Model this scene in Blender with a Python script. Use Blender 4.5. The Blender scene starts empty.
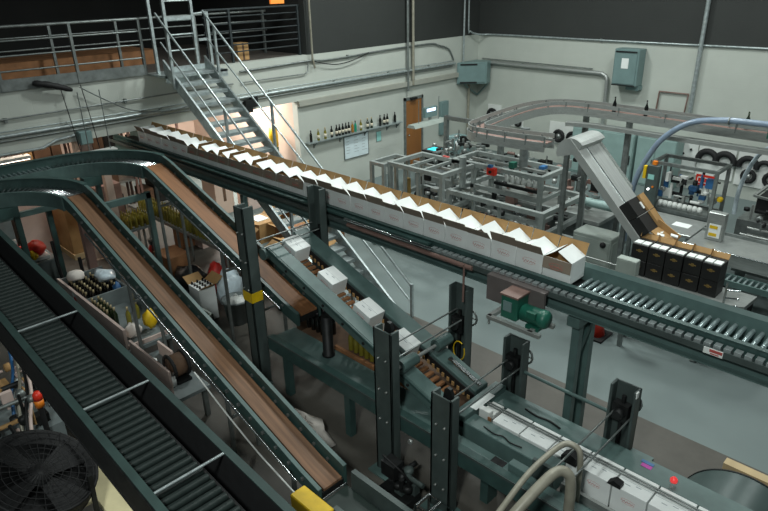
import bpy, math, random
from mathutils import Vector, Matrix
rnd = random.Random(7)
scene = bpy.context.scene
COL = scene.collection
R_ = math.radians
# ------------------------------------------------------------------ camera
# World: +X runs along the conveyors towards the camera's right, +Y runs to the long wall, z up, metres.
F_PX, CX, CY, EYE = 630.3, 384.0, 255.5, 5.3
def _basis():
    p, ro, yaw = R_(23.75), R_(-1.36), R_(45.25)
    cp, sp = math.cos(p), math.sin(p)
    F = Vector((0, cp, -sp)); U0 = Vector((0, sp, cp)); R0 = Vector((1, 0, 0))
    R = R0*math.cos(ro)+U0*math.sin(ro); U = -R0*math.sin(ro)+U0*math.cos(ro)
    rot = lambda v: Vector((v[0]*math.cos(yaw)-v[1]*math.sin(yaw), v[0]*math.sin(yaw)+v[1]*math.cos(yaw), v[2]))
    return rot(R), rot(U), rot(F)
CR, CU, CF = _basis()
def at(px, py, X=None, Y=None, z=None):
    """point of the place seen at a photo position, on a known wall, row or height"""
    d = CR*((px-CX)/F_PX)-CU*((py-CY)/F_PX)+CF
    if z is not None: t = (z-EYE)/d.z
    elif X is not None: t = X/d.x
    else: t = Y/d.y
    return Vector((d.x*t, d.y*t, EYE+d.z*t))
cam = bpy.data.cameras.new('camera'); cam.sensor_width = 36; cam.lens = F_PX/768*36
cam.clip_start = .05; cam.clip_end = 200
co = bpy.data.objects.new('camera', cam); COL.objects.link(co)
M3 = Matrix((CR, CU, -CF)).transposed()
co.matrix_world = Matrix.Translation((0, 0, EYE)) @ M3.to_4x4()
scene.camera = co

# ------------------------------------------------------------------ materials
def lin(h):
    h = h.lstrip('#'); o = []
    for i in (0, 2, 4):
        c = int(h[i:i+2], 16)/255
        o.append(c/12.92 if c <= .04045 else ((c+.055)/1.055)**2.4)
    return (*o, 1)
MATS = {}
def mat(name, col, rough=.5, metal=0., var=.18, scale=9., bump=0., spec=.5, emit=None, estr=0., alpha=1., trans=0., coat=0., stretch=None):
    m = bpy.data.materials.new(name); m.use_nodes = True
    nt = m.node_tree; b = nt.nodes['Principled BSDF']
    c = lin(col) if isinstance(col, str) else col
    tc = nt.nodes.new('ShaderNodeTexCoord'); mp = nt.nodes.new('ShaderNodeMapping')
    if stretch: mp.inputs['Scale'].default_value = stretch
    nt.links.new(tc.outputs['Object'], mp.inputs['Vector'])
    n = nt.nodes.new('ShaderNodeTexNoise'); n.inputs['Scale'].default_value = scale; n.inputs['Detail'].default_value = 5
    nt.links.new(mp.outputs['Vector'], n.inputs['Vector'])
    r = nt.nodes.new('ShaderNodeValToRGB')
    lo = tuple(max(0, x*(1-var)) for x in c[:3])+(1,); hi = tuple(min(1, x*(1+var)) for x in c[:3])+(1,)
    r.color_ramp.elements[0].position = .32; r.color_ramp.elements[0].color = lo
    r.color_ramp.elements[1].position = .68; r.color_ramp.elements[1].color = hi
    nt.links.new(n.outputs['Fac'], r.inputs['Fac']); nt.links.new(r.outputs['Color'], b.inputs['Base Color'])
    b.inputs['Roughness'].default_value = rough; b.inputs['Metallic'].default_value = metal
    b.inputs['Specular IOR Level'].default_value = spec
    if coat: b.inputs['Coat Weight'].default_value = coat
    if trans: b.inputs['Transmission Weight'].default_value = trans
    if alpha < 1: b.inputs['Alpha'].default_value = alpha
    if emit:
        b.inputs['Emission Color'].default_value = lin(emit); b.inputs['Emission Strength'].default_value = estr
    if bump:
        bp = nt.nodes.new('ShaderNodeBump'); bp.inputs['Strength'].default_value = bump; bp.inputs['Distance'].default_value = .01
        nt.links.new(n.outputs['Fac'], bp.inputs['Height']); nt.links.new(bp.outputs['Normal'], b.inputs['Normal'])
    MATS[name] = m; return m
green = mat('green_painted_steel', '#4f6562', .45, .0, .14, 6)
greend = mat('dark_green_painted_steel', '#344c49', .45, 0, .18, 6)
post_m = mat('grey_green_steel', '#46514f', .5, .1, .16, 5)
grease = mat('greasy_black_steel', '#1b1d1d', .55, .3, .4, 12)
blackm = mat('black_rubber', '#101112', .7, 0, .3, 10)
belt_m = mat('brown_rubber_belt', '#855b3a', .6, 0, .2, 3, stretch=(.3, 7, 1))
belt_g = mat('grey_brown_rubber_belt', '#71523a', .6, 0, .34, 3, stretch=(.2, 8, 1))
beltd_m = mat('dark_green_belt', '#26332f', .6, 0, .15, 4)
chrome = mat('chrome', '#c9cfd0', .22, 1., .08, 8)
steel = mat('stainless_steel', '#a3a7a4', .36, .55, .12, 7, stretch=(1, 6, 6))
steeld = mat('dull_steel', '#7f8583', .45, .6, .2, 9)
galv = mat('galvanised_steel', '#aab4b4', .38, .55, .2, 14)
alu = mat('aluminium_profile', '#9fa6a3', .4, .45, .1, 10)
rollm = mat('zinc_roller', '#a3b3b4', .24, .65, .15, 20)
rolld = mat('grey_roller', '#222b29', .4, .2, .15, 20)
white_c = mat('white_cardboard', '#e6eae8', .75, 0, .05, 5)
kraft = mat('kraft_cardboard', '#a98556', .8, 0, .1, 6)
flap_g = mat('grey_brown_near_flap', '#837769', .8, 0, .07, 6)  # darker than the other flaps, on both skins of each near flap
kraftd = mat('worn_brown_cardboard', '#8d623f', .8, 0, .2, 6)
black_c = mat('black_cardboard', '#141413', .6, 0, .25, 5)
gold = mat('gold_print', '#8d7440', .5, .2, .1, 9)
redink = mat('red_print', '#b4524c', .7, 0, .1, 9)
greyink = mat('grey_print', '#9aa3a6', .7, 0, .1, 9)
wood = mat('brown_door_wood', '#8a5a2c', .5, 0, .2, 3, stretch=(1, 1, .15))
pine = mat('pale_pine', '#b7a27c', .7, 0, .12, 4, stretch=(1, .2, 1))
plast_w = mat('white_plastic', '#d9dcd8', .5, 0, .05, 5)
plast_p = mat('pale_pinkish_board', '#c5b1a8', .65, 0, .08, 4)
cream = mat('cream_painted_metal', '#cfc59d', .5, 0, .1, 5)
beige_p = mat('beige_painted_pipe', '#8d8a7c', .45, .1, .14, 8)
yellow = mat('yellow_paint', '#d8b312', .5, 0, .12, 8)
red = mat('red_paint', '#b3261e', .5, 0, .15, 8)
redb = mat('bright_red_plastic', '#d4301c', .45, 0, .1, 8)
orange = mat('orange_plastic', '#dc7a1e', .45, 0, .1, 8)
blue = mat('blue_plastic', '#2d5f8e', .45, 0, .15, 8)
cab_g = mat('grey_green_enclosure_paint', '#6f8786', .45, .05, .08, 4)
cab_b = mat('pale_green_cabinet_paint', '#8aa39f', .5, 0, .07, 4)
cab_w = mat('light_grey_enclosure_paint', '#9aa39c', .5, 0, .07, 4)
motor_g = mat('green_motor_paint', '#1f5c4c', .4, 0, .15, 10)
brown_st = mat('brown_red_primer', '#7b625a', .55, .1, .15, 6)
greyp = mat('grey_purple_plate', '#6b6462', .5, .2, .12, 5)
gl_g = mat('green_bottle_glass', '#1c2a14', .12, 0, .15, 6, spec=.7)
gl_k = mat('black_bottle_glass', '#0d0f0d', .12, 0, .15, 6, spec=.7)
gl_y = mat('yellow_bottle_glass', '#77702a', .12, 0, .2, 6, spec=.7)
gl_t = mat('teal_bottle_glass', '#1e8c70', .15, 0, .1, 6, spec=.7)
gl_a = mat('amber_bottle_glass', '#9a6a20', .15, 0, .1, 6, spec=.7)
lab_m = mat('paper_label', '#d6cdb8', .7, 0, .06, 8)
foil = mat('foil_capsule', '#a89a78', .4, .3, .2, 8)
foilk = mat('dark_foil_capsule', '#252224', .4, .3, .2, 8)
paper = mat('white_paper', '#e2e6e3', .7, 0, .03, 5)
whiteb = mat('whiteboard_enamel', '#cfdde0', .3, 0, .04, 5)
teal_n = mat('teal_notice_paper', '#8fc6bf', .6, 0, .06, 5)
hose_b = mat('blue_grey_hose', '#78889a', .3, 0, .12, 5)
film = mat('clear_plastic_film', '#c4d3da', .25, 0, .12, 12, bump=.4)
cloth = mat('white_cloth', '#d3ccc4', .85, 0, .08, 7, bump=.3)
peach = mat('peach_painted_wall', '#c7b0a0', .8, 0, .05, 2)
darkp = mat('dark_wall_paint', '#31363a', .8, 0, .06, 2)
soil = mat('brown_dirt_board', '#5d4634', .8, 0, .25, 5)
trash = mat('black_trash_bag', '#18191b', .3, 0, .3, 10, bump=.5)
greyplastic = mat('grey_plastic_bin', '#6d7676', .5, 0, .1, 6)
lampw = mat('lamp_diffuser', '#ffffff', .5, 0, 0, 5, emit='#f4fbff', estr=6)
lampwarm = mat('warm_lamp_diffuser', '#ffffff', .5, 0, 0, 5, emit='#fff0dc', estr=9)
scr_c = mat('cyan_screen', '#0f6068', .3, 0, 0, 5, emit='#2fd6de', estr=1.6)
scr_w = mat('white_screen', '#9ab0d0', .3, 0, 0, 5, emit='#cfe3ff', estr=2.2)
exit_o = mat('orange_exit_sign', '#e08a3a', .4, 0, 0, 5, emit='#ff8f3c', estr=.55)
led_r = mat('red_lamp_glow', '#c03030', .3, 0, 0, 5, emit='#ff4a4a', estr=.5)
rail_k = mat('dark_railing_paint', '#20282a', .6, 0, .15, 6)
led_w = mat('white_lamp_glow', '#ffffff', .3, 0, 0, 5, emit='#ffffff', estr=3)
clearp = mat('clear_polycarbonate', '#aab6b4', .1, 0, .0, 5, alpha=.14)

# ------------------------------------------------------------------ mesh building
class MB:
    def __init__(s): s.v = []; s.f = []; s.m = []; s.M = Matrix.Identity(4); s.mi = 0; s.sm = []
    def add(s, vs, fs, smooth=False):
        b = len(s.v); s.v += [s.M @ Vector(v) for v in vs]
        for f in fs: s.f.append([b+i for i in f]); s.m.append(s.mi); s.sm.append(smooth)
        return s
    def box(s, a, b):
        (x0, y0, z0), (x1, y1, z1) = a, b
        x0, x1 = min(x0, x1), max(x0, x1); y0, y1 = min(y0, y1), max(y0, y1); z0, z1 = min(z0, z1), max(z0, z1)
        return s.add([(x0,y0,z0),(x1,y0,z0),(x1,y1,z0),(x0,y1,z0),(x0,y0,z1),(x1,y0,z1),(x1,y1,z1),(x0,y1,z1)],
              [(0,3,2,1),(4,5,6,7),(0,1,5,4),(1,2,6,5),(2,3,7,6),(3,0,4,7)])
    def cbox(s, c, d): return s.box([c[i]-d[i]/2 for i in range(3)], [c[i]+d[i]/2 for i in range(3)])
    def bar(s, p, q, w, h, up=(0,0,1)):
        """square bar from p to q, w across, h along up"""
        p, q = Vector(p), Vector(q); d = (q-p).normalized(); up = Vector(up)
        sd = d.cross(up)
        if sd.length < 1e-4: sd = d.cross(Vector((0,1,0)))
        sd.normalize(); u = sd.cross(d).normalized(); a = sd*w/2; c = u*h/2
        return s.add([p-a-c,p+a-c,p+a+c,p-a+c,q-a-c,q+a-c,q+a+c,q-a+c],[(0,3,2,1),(4,5,6,7),(0,1,5,4),(1,2,6,5),(2,3,7,6),(3,0,4,7)])
    def tube(s, pts, r, n=8, cap=True):
        pts = [Vector(p) for p in pts]; rs = r if isinstance(r, (list, tuple)) else [r]*len(pts)
        vs = []; fs = []; u = None
        for i, p in enumerate(pts):
            d = ((pts[min(i+1,len(pts)-1)]-p).normalized()+(p-pts[max(i-1,0)]).normalized())
            d = d.normalized() if d.length > 1e-6 else Vector((0,0,1))
            if u is None:
                u = d.cross(Vector((0,0,1)))
                if u.length < 1e-3: u = d.cross(Vector((0,1,0)))
            u = (u-d*u.dot(d)).normalized(); w = d.cross(u)
            vs += [p+(u*math.cos(6.28318*k/n)+w*math.sin(6.28318*k/n))*rs[i] for k in range(n)]
        for i in range(len(pts)-1):
            fs += [(i*n+k, i*n+(k+1)%n, (i+1)*n+(k+1)%n, (i+1)*n+k) for k in range(n)]
        s.add(vs, fs, True)
        if cap: s.add(vs[:n], [tuple(range(n))[::-1]]); s.add(vs[-n:], [tuple(range(n))])
        return s
    def cyl(s, p, q, r, n=12): return s.tube([p, q], r, n)
    def lathe(s, c, prof, n=10, axis='z'):
        vs = []; fs = []
        for (r, h) in prof:
            for k in range(n):
                a, b = r*math.cos(6.28318*k/n), r*math.sin(6.28318*k/n)
                o = (a, b, h) if axis == 'z' else ((h, a, b) if axis == 'x' else (b, h, a))
                vs.append(Vector(c)+Vector(o))
        for i in range(len(prof)-1):
            fs += [(i*n+k, i*n+(k+1)%n, (i+1)*n+(k+1)%n, (i+1)*n+k) for k in range(n)]
        fs2 = []
        if prof[0][0] > 1e-4: fs2.append(tuple(range(n))[::-1])
        if prof[-1][0] > 1e-4: fs2.append(tuple((len(prof)-1)*n+k for k in range(n)))
        b = len(s.v); s.add(vs, fs, True)
        for f in fs2: s.f.append([b+i for i in f]); s.m.append(s.mi); s.sm.append(False)
        return s
    def prism(s, poly, axis, a, b):
        """polygon (2-D) swept along axis from a to b; 'y': (x,z), 'x': (y,z), 'z': (x,y)"""
        g = {'y': lambda p, t: (p[0], t, p[1]), 'x': lambda p, t: (t, p[0], p[1]), 'z': lambda p, t: (p[0], p[1], t)}[axis]
        n = len(poly); vs = [g(p, a) for p in poly]+[g(p, b) for p in poly]
        return s.add(vs, [tuple(range(n))[::-1], tuple(range(n, 2*n))]+[(i, (i+1)%n, n+(i+1)%n, n+i) for i in range(n)])
    def strip(s, path, prof):
        """profile (offset across in XY, z) swept along a 3-D path"""
        path = [Vector(p) for p in path]; n = len(prof); vs = []; fs = []
        for i, p in enumerate(path):
            d = (path[min(i+1,len(path)-1)]-path[max(i-1,0)]); d.z = 0; d.normalize(); sd = Vector((-d.y, d.x, 0))
            vs += [p+sd*a+Vector((0,0,h)) for a, h in prof]
        for i in range(len(path)-1):
            fs += [(i*n+k, i*n+(k+1)%n, (i+1)*n+(k+1)%n, (i+1)*n+k) for k in range(n)]
        fs += [tuple(range(n))[::-1], tuple((len(path)-1)*n+k for k in range(n))]
        return s.add(vs, fs)
    def blob(s, c, r, n=10, m=7, jit=.18, seed=1):
        rr = random.Random(seed); vs = []; fs = []
        for i in range(m+1):
            th = math.pi*i/m
            for k in range(n):
                j = 1+rr.uniform(-jit, jit)
                vs.append((c[0]+r[0]*math.sin(th)*math.cos(6.28318*k/n)*j, c[1]+r[1]*math.sin(th)*math.sin(6.28318*k/n)*j, c[2]+r[2]*math.cos(th)*j))
        for i in range(m): fs += [(i*n+k, i*n+(k+1)%n, (i+1)*n+(k+1)%n, (i+1)*n+k) for k in range(n)]
        return s.add(vs, fs, True)
    def build(s, name, mats, parent=None, bevel=0.):
        me = bpy.data.meshes.new(name); off = wloc(parent)
        me.from_pydata([v-off for v in s.v], [], s.f)
        for m in (mats if isinstance(mats, (list, tuple)) else [mats]): me.materials.append(m)
        me.polygons.foreach_set('material_index', s.m); me.polygons.foreach_set('use_smooth', s.sm)
        me.validate(); me.update()
        o = bpy.data.objects.new(name, me); COL.objects.link(o)
        if parent is not None: o.parent = parent
        if bevel:
            bv = o.modifiers.new('edge', 'BEVEL'); bv.width = bevel; bv.segments = 1; bv.limit_method = 'ANGLE'
        return o
def wloc(o):
    v = Vector((0, 0, 0))
    while o is not None: v += o.location; o = o.parent
    return v
def tag(o, label, cat, group=None):
    o['label'] = label; o['category'] = cat
    if group: o['group'] = group
    return o
def thing(name, label, cat, loc, group=None):
    o = bpy.data.objects.new(name, None); COL.objects.link(o); o.location = loc; o.empty_display_size = .1
    return tag(o, label, cat, group)
def single(name, mb, mats, label, cat, group=None, bevel=0.):
    """a thing that is one mesh, its origin at the middle of its base"""
    lo = [min(v[i] for v in mb.v) for i in range(3)]; hi = [max(v[i] for v in mb.v) for i in range(3)]
    off = Vector(((lo[0]+hi[0])/2, (lo[1]+hi[1])/2, lo[2])); mb.v = [v-off for v in mb.v]
    o = mb.build(name, mats, None, bevel); o.location = off
    return tag(o, label, cat, group)
def struct(name, mb, mats):
    o = mb.build(name, mats); o['kind'] = 'structure'; return o
def copy_tree(o, parent=None):
    c = o.copy(); COL.objects.link(c)
    if parent is not None: c.parent = parent
    for ch in list(o.children): copy_tree(ch, c)
    return c
ORD = 'first second third fourth fifth sixth seventh eighth ninth tenth eleventh twelfth thirteenth fourteenth fifteenth sixteenth seventeenth eighteenth nineteenth twentieth'.split()
TENS = {2: 'twenty', 3: 'thirty', 4: 'forty'}
def nth(i):
    i += 1
    if i <= 20: return ORD[i-1]
    t, u = divmod(i, 10)
    return {20: 'twentieth', 30: 'thirtieth', 40: 'fortieth'}[i] if u == 0 else TENS[t]+'-'+ORD[u-1]
def arc(c, r, a0, a1, n, z): return [(c[0]+r*math.cos(a0+(a1-a0)*i/n), c[1]+r*math.sin(a0+(a1-a0)*i/n), z) for i in range(n+1)]
def smooth_path(pts, n=6):
    pts = [Vector(p) for p in pts]; o = []
    for i in range(len(pts)-1):
        p0, p1, p2, p3 = pts[max(i-1,0)], pts[i], pts[i+1], pts[min(i+2,len(pts)-1)]
        for k in range(n):
            t = k/n
            o.append(.5*((2*p1)+(-p0+p2)*t+(2*p0-5*p1+4*p2-p3)*t*t+(-p0+3*p1-3*p2+p3)*t**3))
    return o+[pts[-1]]
# ------------------------------------------------------------------ setting
def wall_material():
    m = bpy.data.materials.new('painted_block_wall'); m.use_nodes = True; nt = m.node_tree; b = nt.nodes['Principled BSDF']
    L = nt.links.new
    tc = nt.nodes.new('ShaderNodeTexCoord'); sp = nt.nodes.new('ShaderNodeSeparateXYZ'); L(tc.outputs['Object'], sp.inputs[0])
    gt = nt.nodes.new('ShaderNodeMath'); gt.operation = 'GREATER_THAN'; gt.inputs[1].default_value = 3.62; L(sp.outputs['Z'], gt.inputs[0])
    add = nt.nodes.new('ShaderNodeMath'); L(sp.outputs['X'], add.inputs[0]); L(sp.outputs['Y'], add.inputs[1])
    cb = nt.nodes.new('ShaderNodeCombineXYZ'); L(add.outputs[0], cb.inputs[0]); L(sp.outputs['Z'], cb.inputs[1])
    br = nt.nodes.new('ShaderNodeTexBrick'); L(cb.outputs[0], br.inputs['Vector'])
    br.inputs['Scale'].default_value = 1; br.inputs['Brick Width'].default_value = .4; br.inputs['Row Height'].default_value = .2
    br.inputs['Mortar Size'].default_value = .006; br.inputs['Mortar Smooth'].default_value = .6
    ns = nt.nodes.new('ShaderNodeTexNoise'); ns.inputs['Scale'].default_value = 1.7; ns.inputs['Detail'].default_value = 6; L(tc.outputs['Object'], ns.inputs['Vector'])
    def pair(c, k):
        r = nt.nodes.new('ShaderNodeMixRGB'); r.inputs[1].default_value = tuple(x*(1-k) for x in c[:3])+(1,); r.inputs[2].default_value = tuple(x*(1+k) for x in c[:3])+(1,)
        L(ns.outputs['Fac'], r.inputs[0]); return r
    w = pair(lin('#b3b8b0'), .10); d = pair(lin('#2c2f2d'), .16)
    mx = nt.nodes.new('ShaderNodeMixRGB'); L(gt.outputs[0], mx.inputs[0]); L(w.outputs[0], mx.inputs[1]); L(d.outputs[0], mx.inputs[2])
    L(mx.outputs[0], b.inputs['Base Color']); b.inputs['Roughness'].default_value = .7
    bp = nt.nodes.new('ShaderNodeBump'); bp.inputs['Strength'].default_value = .35; bp.inputs['Distance'].default_value = .004; bp.invert = True
    L(br.outputs['Fac'], bp.inputs['Height']); L(bp.outputs[0], b.inputs['Normal'])
    return m
def floor_material():
    m = bpy.data.materials.new('concrete_floor'); m.use_nodes = True; nt = m.node_tree; b = nt.nodes['Principled BSDF']
    L = nt.links.new
    tc = nt.nodes.new('ShaderNodeTexCoord'); sp = nt.nodes.new('ShaderNodeSeparateXYZ'); L(tc.outputs['Object'], sp.inputs[0])
    gt = nt.nodes.new('ShaderNodeMath'); gt.operation = 'GREATER_THAN'; gt.inputs[1].default_value = 7.0; L(sp.outputs['Y'], gt.inputs[0])
    n1 = nt.nodes.new('ShaderNodeTexNoise'); n1.inputs['Scale'].default_value = .8; n1.inputs['Detail'].default_value = 8; L(tc.outputs['Object'], n1.inputs['Vector'])
    n2 = nt.nodes.new('ShaderNodeTexNoise'); n2.inputs['Scale'].default_value = 3; n2.inputs['Detail'].default_value = 10; n2.inputs['Roughness'].default_value = .7; L(tc.outputs['Object'], n2.inputs['Vector'])
    def pair(a, c, src):
        r = nt.nodes.new('ShaderNodeMixRGB'); r.inputs[1].default_value = lin(a); r.inputs[2].default_value = lin(c); L(src.outputs['Fac'], r.inputs[0]); return r
    p = pair('#586464', '#768280', n1); q = pair('#3b3833', '#5c5952', n2)
    mx = nt.nodes.new('ShaderNodeMixRGB'); L(gt.outputs[0], mx.inputs[0]); L(q.outputs[0], mx.inputs[1]); L(p.outputs[0], mx.inputs[2])
    L(mx.outputs[0], b.inputs['Base Color'])
    mr = nt.nodes.new('ShaderNodeMapRange'); mr.inputs[3].default_value = .5; mr.inputs[4].default_value = .8; L(n1.outputs['Fac'], mr.inputs[0]); L(mr.outputs[0], b.inputs['Roughness'])
    return m
darkm = mat('dark_mezzanine_paint', '#1c1d1c', .9, 0, .1, 2)
wallm = wall_material(); floorm = floor_material()
WX, WY = -12.7, 17.05
struct('floor', MB().box((-18.2, -3, -.2), (4, WY+.2, 0)), floorm)
struct('wall_back', MB().box((-18.2, WY, 0), (4, WY+.2, 8)), wallm)
w = MB().box((WX-.2, 9.68, 0), (WX, WY, 2.55)); w.box((WX-.2, -3, 2.55), (WX, WY, 3.62)); w.box((WX-.2, 10.1, 3.62), (WX, WY, 8))
struct('wall_left', w, wallm)
struct('wall_mezzanine', MB().box((-18.2, -3, 3.5), (-18, WY, 8)), darkm)
struct('wall_storeroom', MB().box((-18.2, -3, 0), (-18, WY, 3.5)), peach)
struct('wall_partition', MB().box((-18, 9.68, 0), (WX-.2, 9.8, 3.5)), peach)
struct('wall_mezzanine_side', MB().box((-18, 10.1, 3.5), (WX-.2, 10.25, 8)), darkm)
struct('ceiling', MB().box((-18.2, -3, 8), (4, WY+.2, 8.15)), darkp)
struct('ceiling_mezzanine_floor', MB().box((-18, -3, 3.5), (WX-.2, 10.1, 3.62)), mat('mezzanine_deck', '#56504a', .8, 0, .2, 3))
led = MB().box((WX, 9.68, 2.43), (WX+.1, 16.0, 2.56))
struct('trim_ledge', led, mat('ledge_paint', '#9b9c92', .7, 0, .06, 3))
struct('trim_dark_paint_lip', MB().box((-12.7, WY-.05, 3.60), (4, WY, 3.64)), steeld)
# door in the left wall
d = MB().box((WX-.02, 13.60, 0), (WX+.03, 14.28, 2.02)); dr = d.build('door_1', wood); dr['kind'] = 'structure'
f = MB().box((WX, 13.53, 0), (WX+.05, 13.60, 2.1)); f.box((WX, 14.28, 0), (WX+.05, 14.35, 2.1)); f.box((WX, 13.53, 2.02), (WX+.05, 14.35, 2.1)); f.build('door_frame', steeld, dr)
MB().box((WX+.03, 13.75, 2.03), (WX+.13, 14.0, 2.09)).build('door_closer', grease, dr)
MB().lathe((WX+.03, 13.70, 1.0), [(.0,0),(.03,.01),(.03,.05),(0,.07)], 10, 'x').build('door_handle', chrome, dr)

# ------------------------------------------------------------------ pipes and conduits on the walls
def pipe(name, pts, r, m, label, cat='conduit', clips=()):
    o = thing(name, label, cat, pts[0])
    MB().tube(pts, r, 8).build('pipe_run', m, o)
    for c in clips:
        MB().cbox(c, (.05, .05, .09) if abs(c[0]-WX) < .3 else (.05, .05, .09)).build('pipe_clip', steeld, o)
    return o
L_ = lambda y, z, o=.05: (WX+o, y, z)
B_ = lambda x, z, o=.05: (x, WY-o, z)
pipe('wall_conduit', [L_(.5,3.13), L_(7.9,3.2)], .016, steeld, 'thin grey conduit high on the white wall just under the mezzanine edge', clips=[L_(3.2,3.135,.03), L_(5.4,3.17,.03)])
pipe('wall_conduit', [L_(.5,2.87,.07), L_(9.5,2.87,.07), L_(15.8,2.86,.07)], .034, galv, 'thick galvanised conduit running the whole length of the white side wall', clips=[L_(y,2.87,.03) for y in (4.2,6.1,8.87,10.9,12.9,14.6)])
pipe('wall_conduit', [L_(.5,2.95), L_(15.7,2.94)], .012, galv, 'thin conduit running directly above the thick galvanised wall conduit')
pipe('wall_conduit', [L_(.5,2.78), L_(11,2.785), L_(15.7,2.78)], .016, steeld, 'slim conduit running directly below the thick galvanised wall conduit')
pipe('wall_conduit', [L_(.5,2.56), L_(3.70,2.55), L_(3.95,2.65), L_(4.3,2.68)], .03, galv, 'short bent conduit leading into the grey junction box under the mezzanine')
pipe('wall_conduit', smooth_path([L_(8.1,3.44), L_(9.0,3.46), L_(10.1,3.48), L_(10.6,3.45), L_(11.4,3.46), L_(12.6,3.5), L_(14.6,3.52), L_(15.0,3.45), L_(15.5,3.30), L_(15.75,2.95)], 5), .022, steeld, 'dark conduit and cable just under the black upper paint of the side wall', clips=[L_(8.3,3.45,.03), L_(11.4,3.46,.03)])
pipe('wall_conduit', [L_(8.1,3.2), L_(9.98,3.19), L_(10.05,3.25), L_(10.08,3.5)], .014, steeld, 'thin conduit that turns up beside the mezzanine opening')
pipe('wall_conduit', [L_(10.2,7.9,.08), L_(10.2,3.55,.08), L_(10.26,3.3,.08)], .025, beige_p, 'pale vertical conduit coming down the dark wall beside the mezzanine opening')
pipe('hanging_cable', smooth_path([L_(10.25,3.45,.1), L_(10.9,3.32,.1), L_(11.5,3.36,.1), L_(12.1,3.5,.1)], 6), .012, blackm, 'slack black cable sagging below the dark conduit on the side wall', 'cable')
pipe('wall_mounted_pipe', [L_(13.63,7.9,.1), L_(13.63,2.3,.1)], .035, steeld, 'dark vertical pipe on the side wall above the brown door', 'pipe')
pipe('wall_mounted_pipe', [L_(13.85,7.9,.1), L_(13.85,2.45,.1)], .04, beige_p, 'pale vertical pipe just beside the dark one above the brown door', 'pipe')
pipe('wall_mounted_pipe', [L_(16.17,7.9,.09), L_(16.17,2.86,.09)], .03, galv, 'straight pipe dropping into the top of the corner cabinet', 'pipe')
pipe('wall_mounted_pipe', [L_(16.5,2.2,.09), L_(16.5,.5,.09)], .04, beige_p, 'pale pipe running down below the corner cabinet', 'pipe')
pipe('wall_conduit', smooth_path([(-12.6,16.36,7.9), (-12.6,16.37,4.1), (-12.58,16.45,3.75), (-12.45,16.75,3.64), (-12.2,17.0,3.63), B_(-11.0,3.63), B_(-9.0,3.62)], 5)+[B_(-2,3.62), B_(3,3.62)], .026, galv, 'bent conduit along the paint line of the long back wall', clips=[B_(-8.55,3.62,.03)])
pipe('wall_pipe', [B_(-12.5,2.80,.09), B_(-8.45,2.76,.09)]+[B_(-8.42+.2*math.sin(a), 2.56+.2*math.cos(a), .09) for a in (.3,.7,1.1,1.5)]+[B_(-8.2,1.0,.09)], .055, steel, 'thick steel pipe on the back wall that elbows down beside the grey cabinet', 'pipe', clips=[B_(-11.0,2.80,.04), B_(-9.35,2.77,.04)])
pipe('wall_conduit', [B_(-12.5,2.90), B_(-8.7,2.86)], .014, steeld, 'thin conduit running above the thick steel pipe on the back wall')
pipe('wall_pipe', [B_(-5.9,7.9,.1), B_(-5.9,2.0,.1)], .055, galv, 'tall grey vertical pipe climbing the back wall past the paint line', 'pipe')
pipe('wall_mounted_pipe_loop', [B_(-6.78,1.9), B_(-6.76,2.43), B_(-6.02,2.43), B_(-6.05,1.95), B_(-6.78,1.93)], .025, brown_st, 'rectangular loop of rust brown pipe on the back wall', 'pipe')
for k, (y, lab) in enumerate(((4.25, 'thin black wire hanging from the mezzanine edge beside the junction box'), (4.62, 'second thin black wire hanging beside the junction box, the one further along'))):
    pipe('hanging_wire', smooth_path([L_(y-.05,3.6,.12), L_(y,3.1,.12), L_(y+.05,2.5,.13), L_(y+.1,2.0,.16)], 4), .008, blackm, lab, 'cable')
pipe('hanging_cable', smooth_path([L_(4.55,3.55,.12), L_(5.0,3.25,.1), L_(5.5,2.98,.1), L_(6.3,2.85,.1), L_(7.3,2.98,.1)], 5), .012, steeld, 'grey cable looping down from the mezzanine edge to the conduits', 'cable')
o = single('cable_bundle', MB().tube(smooth_path([L_(3.75,3.72,.12), L_(3.95,3.68,.16), L_(4.2,3.60,.16), L_(4.4,3.52,.12)], 4), [.03,.05,.06,.05,.06,.06,.05,.06,.05,.05,.05,.04,.03], 8), blackm, 'black bundle of rolled cable lying on the mezzanine edge', 'cable bundle')
single('wall_mounted_box', MB().box((WX+.004, 8.12, 2.52), (WX+.14, 8.3, 2.80)).box((WX+.01, 8.3, 2.62), (WX+.1, 8.48, 2.86)), grease, 'dark cable box on the white wall behind the stair handrail', 'cable box')
o = thing('junction_box', 'small grey junction box on the white wall under the mezzanine', 'junction box', L_(4.45,2.48,0))
MB().box(L_(4.34,2.49,0), (WX+.16, 4.58, 2.74)).build('box_body', cab_g, o, .01); MB().box((WX+.16,4.36,2.51),(WX+.175,4.56,2.72)).build('cover', cab_g, o)
# ------------------------------------------------------------------ cabinets on the walls
o = thing('wall_mounted_cabinet', 'grey electrical cabinet high on the back wall with a white label', 'cabinet', (-7.6, WY, 2.5))
MB().box((-7.95, 16.66, 2.53), (-7.27, WY-.005, 3.47)).build('cabinet_body', cab_g, o, .015)
MB().box((-7.92, 16.64, 2.58), (-7.32, 16.66, 3.42)).build('door', cab_g, o, .006)
MB().box((-7.90, 16.62, 3.385), (-7.33, 16.64, 3.42)).build('drip_lip', grease, o); MB().box((-7.93, 16.62, 2.535), (-7.30, 16.65, 2.56)).build('lower_lip', grease, o)
MB().box((-7.72, 16.63, 2.98), (-7.53, 16.641, 3.24)).build('paper_label', paper, o)
MB().box((-7.6, 16.8, 2.42), (-7.25, WY-.005, 2.53)).build('wall_bracket', cab_g, o)
o = thing('wall_mounted_cabinet', 'grey green cabinet mounted across the corner of the two walls', 'cabinet', (-12.5, 16.3, 2.2))
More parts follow.
